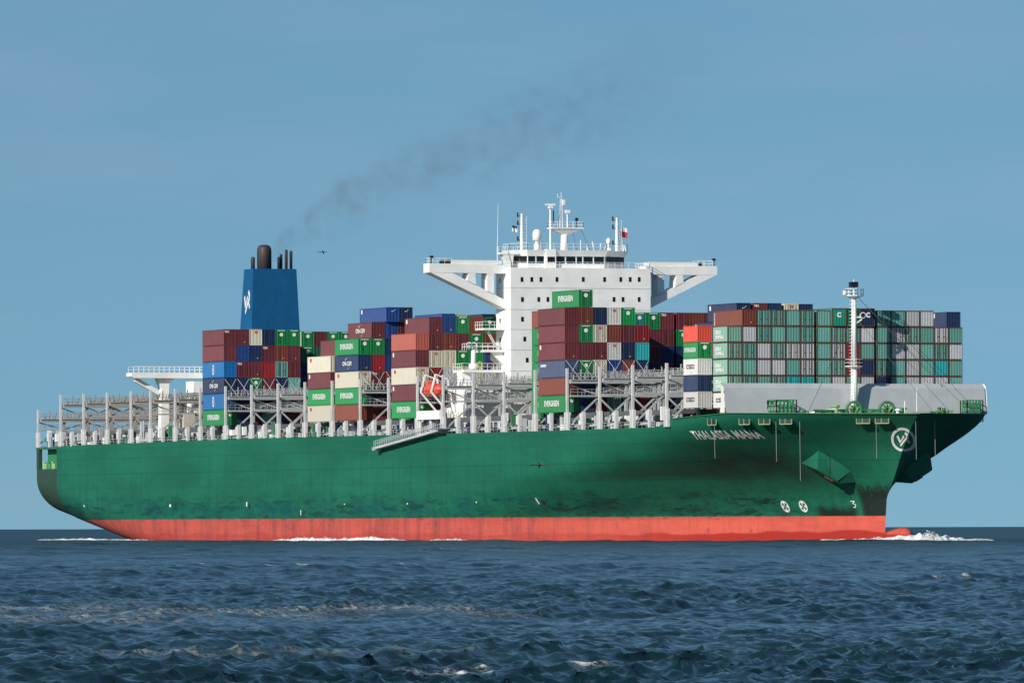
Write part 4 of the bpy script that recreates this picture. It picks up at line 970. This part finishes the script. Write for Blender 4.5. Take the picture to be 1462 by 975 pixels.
for k, t_ in enumerate(B5): stack(x, k + 8, t_, b, H=2.81, gaps=(10,), y=row_y(k + 8, (10,)) + .36, nth=k + 2)
b = 'the block before the bridge'; x = bayx(19)
stack(x, 1, ['maroon', 'maroon', ('maroon', 'plate', 'dot'), ('greyblue', 'bigplate'), 'redbrown', EG], b)
B6 = [[(*EG[:2], 'disc'), ('redbrown', None, 'dot'), GD, 'maroon', GD, 'navy', 'navy'],
      ['navy', ('cream', None, 'redtop'), ('maroon', None, 'dot'), 'cream', 'navy', 'maroon'],
      [('white', None, 'redtop'), 'redbrown', ('white', None, 'redtop'), 'blue', 'maroon', 'teal'],
      [GD, 'redbrown', ('navy', None, 'dot'), 'redbrown', 'navy', 'darkgreen'],
      [('red', None, 'dot'), 'turquoise', 'navy', 'navy', 'maroon']]
B6[3][1] = 'maroon'
for k, t_ in enumerate(B6): stack(x, k + 2, t_, b, H=2.87)
b = 'the block behind the foremost'; x = bayx(22)
stack(x, 5, [('navy', 'plate', None), 'maroon', 'navy'], b, top=34.9, nth=1)
for k, t_ in enumerate([[('navy', 'plate', 'swoosh'), ('navy'), 'maroon'], [('maroon', None, 'tex'), 'navy', 'maroon'], ['navy', 'navy', 'maroon']]): stack(x, k + 6, t_, b, top=37.9, H=2.9, nth=k + 2)
stack(x, 9, [('cream', None, 'redtop'), 'maroon'], b, top=37.85, H=2.9, y=row_y(9) + .45, nth=5); stack(x, 10, [('navy', None, None), 'maroon'], b, top=37.8, H=2.9, y=row_y(10) + .45, nth=6)
# the twenty-foot stacks at the break of the forecastle
G20 = (8, 12); xa = 3.67; xf = 9.97; RF = M['rustframe']
b = 'the pair by the breakwater'
stack(xa, 2, ['orangered', (*EG[:2], 'disc'), ('white', 'cosco'), 'navy', ('white', 'cosco')], b, L=6.06, H=STD, gaps=G20, nth=1)
stack(xa, 19, [('navy', 'plate', None), 'teal', 'grey', 'teal', 'grey', 'teal'], b, L=6.06, H=STD, base=20.9, gaps=G20, nth=2)
b = 'the foremost wall'
t, g_, mi = 'teal', 'grey', ('mint', 'china', None)
FW = [[mi, mi, mi, mi, ('white', 'cosco')],
      [t, g_, t, t, t, g_], [(t), t, g_, g_, t, t], [t, t, t, g_, t, g_], [t, t, g_, t, 'turquoise', t], [t, t, g_, g_, 'turquoise', g_],
      [t, t, t, t, t, g_], [('jade', None, 'c', 13.72, 2.9), t, g_, t, g_, t], [('darkgreen', None, None, 13.72, 2.9), t, 'red', 'red', t, t], [('navy', None, 'c', 13.72, 2.9), g_, t, 'navy', g_, t],
      [t, t, t, t, 'navy', g_], [t, g_, g_, t, t, t], [g_, t, g_, g_, g_, t], [g_, t, t, t, g_, t], [g_, t, 'turquoise', g_, t], [t, g_, t, t, g_]]
FW[1] = [g_, t, g_, t, g_]
FW[1] = ['grey', 'teal', 'teal', 'teal', 'grey']
for k, tt in enumerate(FW):
    ent = []
    for e in tt:
        e = list(e) if isinstance(e, (tuple, list)) else [e]
        e = e + [None] * (6 - len(e))
        if e[3]: e[5] = -3.55
        ent.append(tuple(e))
    stack(xf, k + 3, ent, b, L=6.06, H=STD, base=20.87, gaps=G20, frame=RF, nth=k + 1)
container(7.0, row_y(4, G20), 20.87 + 5 * STD, 12.19, STD - .035, 'redbrown', 'column', 'dot', 'long red-brown container with an upright row of white letters, atop the foremost wall')

# lashing rods crossing the fronts of the third tier, hooked on the upper walkways
for i, rows in ((8, range(1, 7)), (13, range(1, 5)), (15, range(1, 7)), (20, range(1, 7))):
    xr = bayx(i - 1) + 6.2
    for r_ in rows:
        yc = row_y(r_)
        for sg in (-1, 1):
            MB().beam((xr + .9, yc + sg * 1.0, 26.5), (xr, yc - sg * 1.1, BASE + 2.87 * 3 - .1), .07).build('lashing_rod', M['lightgrey'], ship)

# ------------------------------------------------------------------ lifeboat aside: two birds
def bird(loc, span, yaw, roll, droop, label):
    e = empty('seabird', loc); e.rotation_euler = (0, roll, yaw)
    q = MB(); n = 9
    rings = [(-.30, .012), (-.22, .04), (-.1, .062), (.04, .068), (.14, .055), (.20, .04), (.26, .042), (.30, .03), (.36, .008)]
    vs = []; m_ = 8
    for u, r_ in rings:
        for j in range(m_): a = 2 * math.pi * j / m_; vs.append((u, r_ * math.cos(a), r_ * .9 * math.sin(a) + (.02 if u > .18 else 0)))
    q.add(vs, grid_faces(len(rings), m_)); q.f += [(i * m_ + m_ - 1, (i + 1) * m_ + m_ - 1, (i + 1) * m_, i * m_) for i in range(len(rings) - 1)]
    for s_ in (-1, 1):
        prof = [(.0, .10, -.08, .05), (.18, .13, -.05, .05 + .30 * .3), (.5, .08, -.05, .13), (.8, -.02, -.09, .06 - droop * .5), (1.0, -.12, -.13, -droop)]
        vs = []
        for w_, lead, trail, z in prof: vs += [(lead, s_ * w_ * span / 2, z * span * .6), (trail, s_ * w_ * span / 2, z * span * .6), ((lead + trail) / 2, s_ * w_ * span / 2, z * span * .6 + .018)]
        fs = []
        for i in range(4): fs += [(3 * i, 3 * i + 3, 3 * i + 5, 3 * i + 2), (3 * i + 2, 3 * i + 5, 3 * i + 4, 3 * i + 1), (3 * i + 1, 3 * i + 4, 3 * i + 3, 3 * i)]
        q.add(vs, fs if s_ > 0 else [f_[::-1] for f_ in fs])
    q.add([(-.28, -.03, 0), (-.28, .03, 0), (-.46, .09, 0), (-.46, -.09, 0), (-.37, 0, .02)], [(0, 1, 4), (1, 2, 4), (2, 3, 4), (3, 0, 4), (3, 2, 1, 0)])
    q.build('seabird_body', M['soot'], e, True); tag(e, label, 'bird')
bird((599.2, -278.6, 7.08), 1.7, math.radians(150), .65, .16, 'dark seabird gliding with drooping wings before the green hull')
bird((357.5, -210.5, 32.4), 1.3, math.radians(150), .55, .10, 'tiny dark seabird flying in the sky beside the funnel smoke')

# ------------------------------------------------------------------ the sea
cam2 = np.array(CAM[:2]); rng = np.random.default_rng(5)
PH = PSI
r_list = [2.0]
while r_list[-1] < 60: r_list.append(r_list[-1] + max(1.5, r_list[-1] * .08))
while r_list[-1] < 104: r_list.append(r_list[-1] + .8)
while r_list[-1] < 1500: r_list.append(r_list[-1] + max(.11, r_list[-1] * .0010))
while r_list[-1] < 4000: r_list.append(r_list[-1] * 1.005)
while r_list[-1] < 60000: r_list.append(r_list[-1] * 1.06)
R_ = np.array(r_list); fov = math.radians(3.9)
TH = np.concatenate([np.linspace(-math.pi, -.35, 18)[:-1], np.linspace(-.35, -fov, 26)[:-1], np.linspace(-fov, fov, 800), np.linspace(fov, .35, 26)[1:], np.linspace(.35, math.pi, 18)[1:-1]])
nr, nt_ = len(R_), len(TH)
rr, tt = np.meshgrid(R_.astype(np.float32), TH.astype(np.float32), indexing='ij')
X0 = (CAM[0] + rr * np.cos(PH - tt)).astype(np.float64); Y0 = (CAM[1] + rr * np.sin(PH - tt)).astype(np.float64)
dr = np.gradient(R_)[:, None]; dt = np.gradient(TH)[None, :] * R_[:, None]; sp_ = np.maximum(dr, dt * .8).astype(np.float32)
Z = np.zeros_like(X0); DX = np.zeros_like(X0); DY = np.zeros_like(X0)
wind = PH + math.radians(62)                                             # the way the chop runs
lams = np.concatenate([np.geomspace(.30, 1.5, 76), np.geomspace(1.55, 6, 40), np.geomspace(6.5, 14, 10), np.geomspace(16, 60, 10)])
for lam in lams:
    k = 2 * math.pi / lam; a0 = wind + rng.normal(0, .6 if lam < 6 else .3)
    amp = .0098 * lam ** .50 if lam < 1.5 else (.0058 if lam < 6 else (.030 if lam < 15 else .042))
    amp *= rng.uniform(.6, 1.3); ph = rng.uniform(0, 2 * math.pi)
    fade = np.clip((lam / (2.4 * sp_)) - .6, 0, 1)
    if not fade.any(): continue
    arg = k * (X0 * math.cos(a0) + Y0 * math.sin(a0)) + ph
    Z += fade * amp * np.cos(arg); s_ = fade * (.95 * amp) * np.sin(arg); DX -= s_ * math.cos(a0); DY -= s_ * math.sin(a0)
sig = 1.0
# gusts roughen some patches more than others
gust = np.zeros_like(X0)
for lam in (25, 40, 60, 90, 140, 200):
    for _ in range(3):
        a0 = rng.uniform(0, math.pi); gust += np.cos(2 * math.pi / lam * (X0 * math.cos(a0) + Y0 * math.sin(a0)) + rng.uniform(0, 6.28))
gust = np.clip(1 + gust * .07, .55, 1.5)
Z *= gust; DX *= gust; DY *= gust
far = np.clip((2500 - rr) / 1500, 0, 1); Z *= far
# foam: breaking crests and two long drifting streaks
foam = np.zeros_like(X0)
n1 = np.zeros_like(X0)
for lam in (.7, 1.1, 1.6, 2.3, 3.5, 5, 8):
    for _ in range(3):
        a0 = rng.uniform(0, math.pi); n1 += np.cos(2 * math.pi / lam * (X0 * math.cos(a0) + Y0 * math.sin(a0)) + rng.uniform(0, 6.28)) * lam ** .3
n1 /= n1.std()
zs = Z / (Z[(rr > 110) & (rr < 700)].std())
foam = np.clip((zs - 2.6) * 1.2, 0, 1) * np.clip(n1 * .9 - .8, 0, 1)
def seg_mask(x0, y0, x1, y1, wid):
    dx, dy = x1 - x0, y1 - y0; L2 = dx * dx + dy * dy
    t = np.clip(((X0 - x0) * dx + (Y0 - y0) * dy) / L2, 0, 1); d = np.hypot(X0 - x0 - t * dx, Y0 - y0 - t * dy)
    return np.clip(1 - d / wid, 0, 1)
murk = np.zeros_like(X0)
for s_ in ((1030, -459, 1004, -446.5, 9), (1022, -451.5, 1015, -445, 5), (1071, -467, 1066, -462.3, 3.0), (1012, -443.5, 1020, -441.0, 4)):
    murk = np.maximum(murk, seg_mask(*s_))
foam = np.maximum(foam, np.clip(murk * 1.5, 0, 1) * np.clip(n1 * .30 + zs * .38 + .05, 0, 1) * .46)
foam = np.maximum(foam, seg_mask(1078.6, -465.2, 1073.4, -461.1, 1.6) * np.clip(n1 * .5 + zs * .5 + .35, 0, 1) * 2.2)
for x_, y_, l_ in ((697.4, -311.6, 1.6), (862.2, -372.5, 1.1), (835, -366, 1.3), (1040, -446, .9), (905, -395, 1.0), (770, -352, 1.6), (1058, -450.5, .7)):
    foam = np.maximum(foam, seg_mask(x_, y_, x_ + l_ * .36, y_ + l_ * .93, .9) * np.clip(n1 * .5 + zs * .5 + .2, 0, 1) * 1.8)
for s_ in ((1035.4, -460.5, 1031, -457.5, 2.5),): foam = np.maximum(foam, seg_mask(*s_) * np.clip(n1 * .6 + .2, 0, 1) * .7)
foam = np.clip(foam, 0, 1)
co_ = np.stack([X0 + DX, Y0 + DY, Z], -1).reshape(-1, 3).astype(np.float32)
ii, jj = np.meshgrid(np.arange(nr - 1), np.arange(nt_ - 1), indexing='ij')
a = (ii * nt_ + jj).ravel(); quads = np.stack([a, a + nt_, a + nt_ + 1, a + 1], -1)
ii = np.arange(nr - 1) * nt_                                              # close the circle behind the camera
quads = np.concatenate([quads, np.stack([ii + nt_ - 1, ii + 2 * nt_ - 1, ii + nt_, ii], -1)]).astype(np.int32)
sme = bpy.data.meshes.new('sea'); sme.vertices.add(len(co_)); sme.vertices.foreach_set('co', co_.ravel())
sme.loops.add(quads.size); sme.loops.foreach_set('vertex_index', quads.ravel())
sme.polygons.add(len(quads)); sme.polygons.foreach_set('loop_start', np.arange(0, quads.size, 4, dtype=np.int32))
sme.update(calc_edges=True); sme.polygons.foreach_set('use_smooth', np.ones(len(quads), dtype=bool))
at = sme.attributes.new('foam', 'FLOAT', 'POINT'); at.data.foreach_set('value', foam.ravel().astype(np.float32))
at = sme.attributes.new('unresolved', 'FLOAT', 'POINT'); at.data.foreach_set('value', np.clip((sp_ + 0 * rr) * 1.1 - .25, 0, 1).ravel().astype(np.float32))
at = sme.attributes.new('murk', 'FLOAT', 'POINT'); at.data.foreach_set('value', murk.ravel().astype(np.float32))
m, nt, b = newmat('sea_water')
fo = nd(nt, 'Attribute'); fo.attribute_name = 'foam'; mu = nd(nt, 'Attribute'); mu.attribute_name = 'murk'
ps = nd(nt, 'TexCoord').outputs['Object']
fine = noise(nt, 4.5, ps, 7, .75)
wc = mixc(nt, ramp(nt, noise(nt, .02, ps, 3, .5), .35, .65), (.006, .028, .034), (.010, .037, .038))
wc = mixc(nt, math_(nt, 'MULTIPLY', mu.outputs['Fac'], .45), wc, (.06, .10, .11))
ff = math_(nt, 'ADD', math_(nt, 'MULTIPLY', fo.outputs['Fac'], ramp(nt, fine, .45, .58, .0, 1)), math_(nt, 'MULTIPLY', math_(nt, 'MAXIMUM', math_(nt, 'SUBTRACT', fo.outputs['Fac'], .55), 0.), 1.6), None, True)
c = mixc(nt, ff, wc, (.80, .80, .77))
lk(nt, c, b.inputs['Base Color']); b.inputs['IOR'].default_value = 1.333
un0 = nd(nt, 'Attribute'); un0.attribute_name = 'unresolved'
lk(nt, math_(nt, 'ADD', ramp(nt, ff, 0, .6, .11, .8), math_(nt, 'MULTIPLY', un0.outputs['Fac'], .22)), b.inputs['Roughness'])
bn = nd(nt, 'Bump'); bn.inputs['Strength'].default_value = .7; bn.inputs['Distance'].default_value = .07
lk(nt, noise(nt, 4.0, ps, 4, .6), bn.inputs['Height'])
b2 = nd(nt, 'Bump'); b2.inputs['Distance'].default_value = 1.6
un = nd(nt, 'Attribute'); un.attribute_name = 'unresolved'; lk(nt, un.outputs['Fac'], b2.inputs['Strength'])
lk(nt, noise(nt, .16, ps, 5, .72), b2.inputs['Height']); lk(nt, bn.outputs[0], b2.inputs['Normal']); lk(nt, b2.outputs[0], b.inputs['Normal'])
sea = link('sea', sme, m); tag(sea, 'choppy dark blue sea with drifting foam streaks', None, None, 'structure')
del co_, quads, X0, Y0, Z, DX, DY, rr, tt, gust, n1, zs, foam, murk

# white water along the ship: bow wave and side wash, heaped up from many small clumps
m, nt, b = newmat('white_water'); M['foam'] = m
c = mixc(nt, ramp(nt, noise(nt, 1.6, None, 7, .75), .36, .60), (.50, .55, .57), (.86, .87, .87)); lk(nt, c, b.inputs['Base Color']); b.inputs['Roughness'].default_value = .85
bn = nd(nt, 'Bump'); bn.inputs['Strength'].default_value = .8; bn.inputs['Distance'].default_value = .25; lk(nt, noise(nt, 3.0, None, 6, .75), bn.inputs['Height']); lk(nt, bn.outputs[0], b.inputs['Normal'])
def wash(name, path, n, seed, label):
    """path: (x, y, half width, crest height)"""
    r = random.Random(seed); mb = MB(); P_ = [Vector((p[0], p[1], 0)) for p in path]
    L = [0]
    for a, b_ in zip(P_[:-1], P_[1:]): L.append(L[-1] + (b_ - a).length)
    ico = [(0, 0, 1), (.894, 0, .447), (.276, .851, .447), (-.724, .526, .447), (-.724, -.526, .447), (.276, -.851, .447), (.724, .526, -.447), (-.276, .851, -.447), (-.894, 0, -.447), (-.276, -.851, -.447), (.724, -.526, -.447), (0, 0, -1)]
    icf = [(0, 1, 2), (0, 2, 3), (0, 3, 4), (0, 4, 5), (0, 5, 1), (1, 6, 2), (2, 7, 3), (3, 8, 4), (4, 9, 5), (5, 10, 1), (6, 7, 2), (7, 8, 3), (8, 9, 4), (9, 10, 5), (10, 6, 1), (11, 7, 6), (11, 8, 7), (11, 9, 8), (11, 10, 9), (11, 6, 10)]
    ns = max(8, int(L[-1] / .16)); nu = 15; vs = []; rs = np.random.default_rng(seed)
    kx = rs.uniform(-5.5, 5.5, (26, 2)); kp = rs.uniform(0, 6.28, 26)
    for i in range(ns):
        s_ = L[-1] * i / (ns - 1); k = max(j for j in range(len(L)) if L[j] <= s_ + 1e-6); k = min(k, len(path) - 2); t = (s_ - L[k]) / max(1e-6, L[k + 1] - L[k])
        w_ = path[k][2] * (1 - t) + path[k + 1][2] * t; h_ = path[k][3] * (1 - t) + path[k + 1][3] * t
        d = (P_[k + 1] - P_[k]).normalized(); nrm = Vector((-d.y, d.x, 0)); c0 = P_[k].lerp(P_[k + 1], t)
        for j in range(nu):
            u = -1 + 2 * j / (nu - 1); p = c0 + nrm * (u * w_)
            nz_ = float(np.sum(np.cos(kx[:, 0] * s_ + kx[:, 1] * u * w_ * 1.5 + kp)) / 3.6)
            big = .5 + .5 * math.sin(s_ * .55 + seed) * math.sin(s_ * .23 + 1)
            z = h_ * (1 - abs(u) ** 1.6) * (.62 + .12 * nz_ + .22 * big) - .12
            vs.append(p + Vector((.08 * nz_, .1 * math.cos(3 * s_), z)))
    mb.add(vs, grid_faces(ns, nu))
    for _ in range(n):
        s_ = r.uniform(0, L[-1]); k = max(i for i in range(len(L)) if L[i] <= s_); k = min(k, len(path) - 2); t = (s_ - L[k]) / max(1e-6, L[k + 1] - L[k])
        w_ = path[k][2] * (1 - t) + path[k + 1][2] * t; h_ = path[k][3] * (1 - t) + path[k + 1][3] * t
        c0 = P_[k].lerp(P_[k + 1], t); d = (P_[k + 1] - P_[k]).normalized(); nrm = Vector((-d.y, d.x, 0)); u = max(-1, min(1, r.gauss(0, .45)))
        bump = .55 + .45 * math.sin(s_ * .9 + seed) * math.sin(s_ * .37)
        z = h_ * (1 - abs(u)) * (.5 + .75 * r.random() ** 2) * bump; sz = r.uniform(.02, .075) * (.8 + h_ * .3)
        c0 = c0 + nrm * (u * w_) + Vector((0, 0, z))
        rot = Matrix.Rotation(r.uniform(0, 6.28), 3, 'Z') @ Matrix.Rotation(r.uniform(0, 3), 3, 'X')
        mb.add([c0 + Vector(((rot @ Vector(p)).x * sz * 1.7, (rot @ Vector(p)).y * sz * 1.7, (rot @ Vector(p)).z * sz * .8)) * r.uniform(.7, 1.25) for p in ico], icf)
    o = mb.build(name, M['foam'], None, True); tag(o, label, None, None, 'stuff'); return o
wash('bow_wave', [(15, -8.2, .4, .15), (22, -5.8, .8, .32), (30, -4.4, 1.0, .5), (36, -3.3, 1.2, .8), (40.2, -1.0, 1.4, 1.45), (41.5, 1.2, 1.5, 1.5), (41.2, 4.2, 1.4, 1.0), (40.2, 8.5, 1.2, .6), (39, 13.5, .8, .2)], 5000, 3, 'white bow wave breaking around the red bulb')
wash('side_wash', [(-185, -26.6, .3, .2), (-168, -27.2, .8, .75), (-150, -27, .8, .55), (-132, -27.2, 1.0, .95), (-122, -27, .8, .5), (-112, -26.8, .3, .15)], 2600, 4, 'white wash along the red boot-top amidships')
wash('side_wash', [(-104, -26.6, .4, .3), (-92, -26.8, .7, .5), (-84, -26.6, .2, .15)], 700, 5, 'small white wash forward of the lifeboat on the waterline')
wash('side_wash', [(-322, -27, .9, .25), (-308, -26, 1.2, .5), (-296, -25.5, 1.2, .55), (-284, -25.4, .8, .35), (-268, -25.8, .6, .35), (-255, -26, .2, .15)], 900, 6, 'white stern wash where the counter meets the water')

# ------------------------------------------------------------------ exhaust smoke drifting from the funnel
sv = Vector((math.sin(PSI), -math.cos(PSI), 0))                            # drift: across the wind towards port and ahead
so_ = bpy.data.objects.new('funnel_smoke', MB().box(-2, 92, -9, 9, -4, 44).mesh('funnel_smoke')); COL.objects.link(so_)
so_.location = (-262.5, .6, 54.6); so_.rotation_euler = (0, 0, math.atan2(sv.y, sv.x))
m = bpy.data.materials.new('exhaust_smoke'); m.use_nodes = True; nt = m.node_tree; nt.nodes.clear()
out = nd(nt, 'OutputMaterial'); pv = nd(nt, 'VolumePrincipled'); lk(nt, pv.outputs[0], out.inputs['Volume'])
tc = nd(nt, 'TexCoord').outputs['Object']; sp = nd(nt, 'SeparateXYZ'); lk(nt, tc, sp.inputs[0]); x, y, z = sp.outputs
big = nd(nt, 'TexNoise'); big.inputs['Scale'].default_value = .11; big.inputs['Detail'].default_value = 2; lk(nt, tc, big.inputs['Vector'])
cz = math_(nt, 'MULTIPLY', math_(nt, 'POWER', math_(nt, 'MAXIMUM', x, .01), .72), 1.42)      # plume axis height
zz_ = math_(nt, 'ADD', math_(nt, 'SUBTRACT', z, cz), math_(nt, 'MULTIPLY', math_(nt, 'SUBTRACT', big.outputs[0], .5), 14.0))
yy_ = math_(nt, 'ADD', y, math_(nt, 'MULTIPLY', math_(nt, 'SUBTRACT', big.outputs[0], .5), 8.0))
rad = math_(nt, 'ADD', 2.6, math_(nt, 'MULTIPLY', math_(nt, 'MAXIMUM', x, 0.), .19))
dist = math_(nt, 'DIVIDE', math_(nt, 'SQRT', math_(nt, 'ADD', math_(nt, 'MULTIPLY', zz_, zz_), math_(nt, 'MULTIPLY', yy_, yy_))), rad)
n_ = noise(nt, .28, tc, 5, .62)
den = math_(nt, 'MULTIPLY', ramp(nt, dist, 1.0, .25), ramp(nt, n_, .38, .64))
den = math_(nt, 'MULTIPLY', den, math_(nt, 'MULTIPLY', ramp(nt, x, -1, 3), math_(nt, 'DIVIDE', 1.5, math_(nt, 'ADD', 1.0, math_(nt, 'MULTIPLY', math_(nt, 'MAXIMUM', x, 0.), .14)))))
den = math_(nt, 'MULTIPLY', den, ramp(nt, x, 90, 55))
lk(nt, math_(nt, 'MULTIPLY', den, .105), pv.inputs['Density']); pv.inputs['Color'].default_value = (.20, .16, .13, 1)
so_.data.materials.append(m); tag(so_, 'thin brownish exhaust smoke drifting from the blue funnel', None, None, 'stuff')
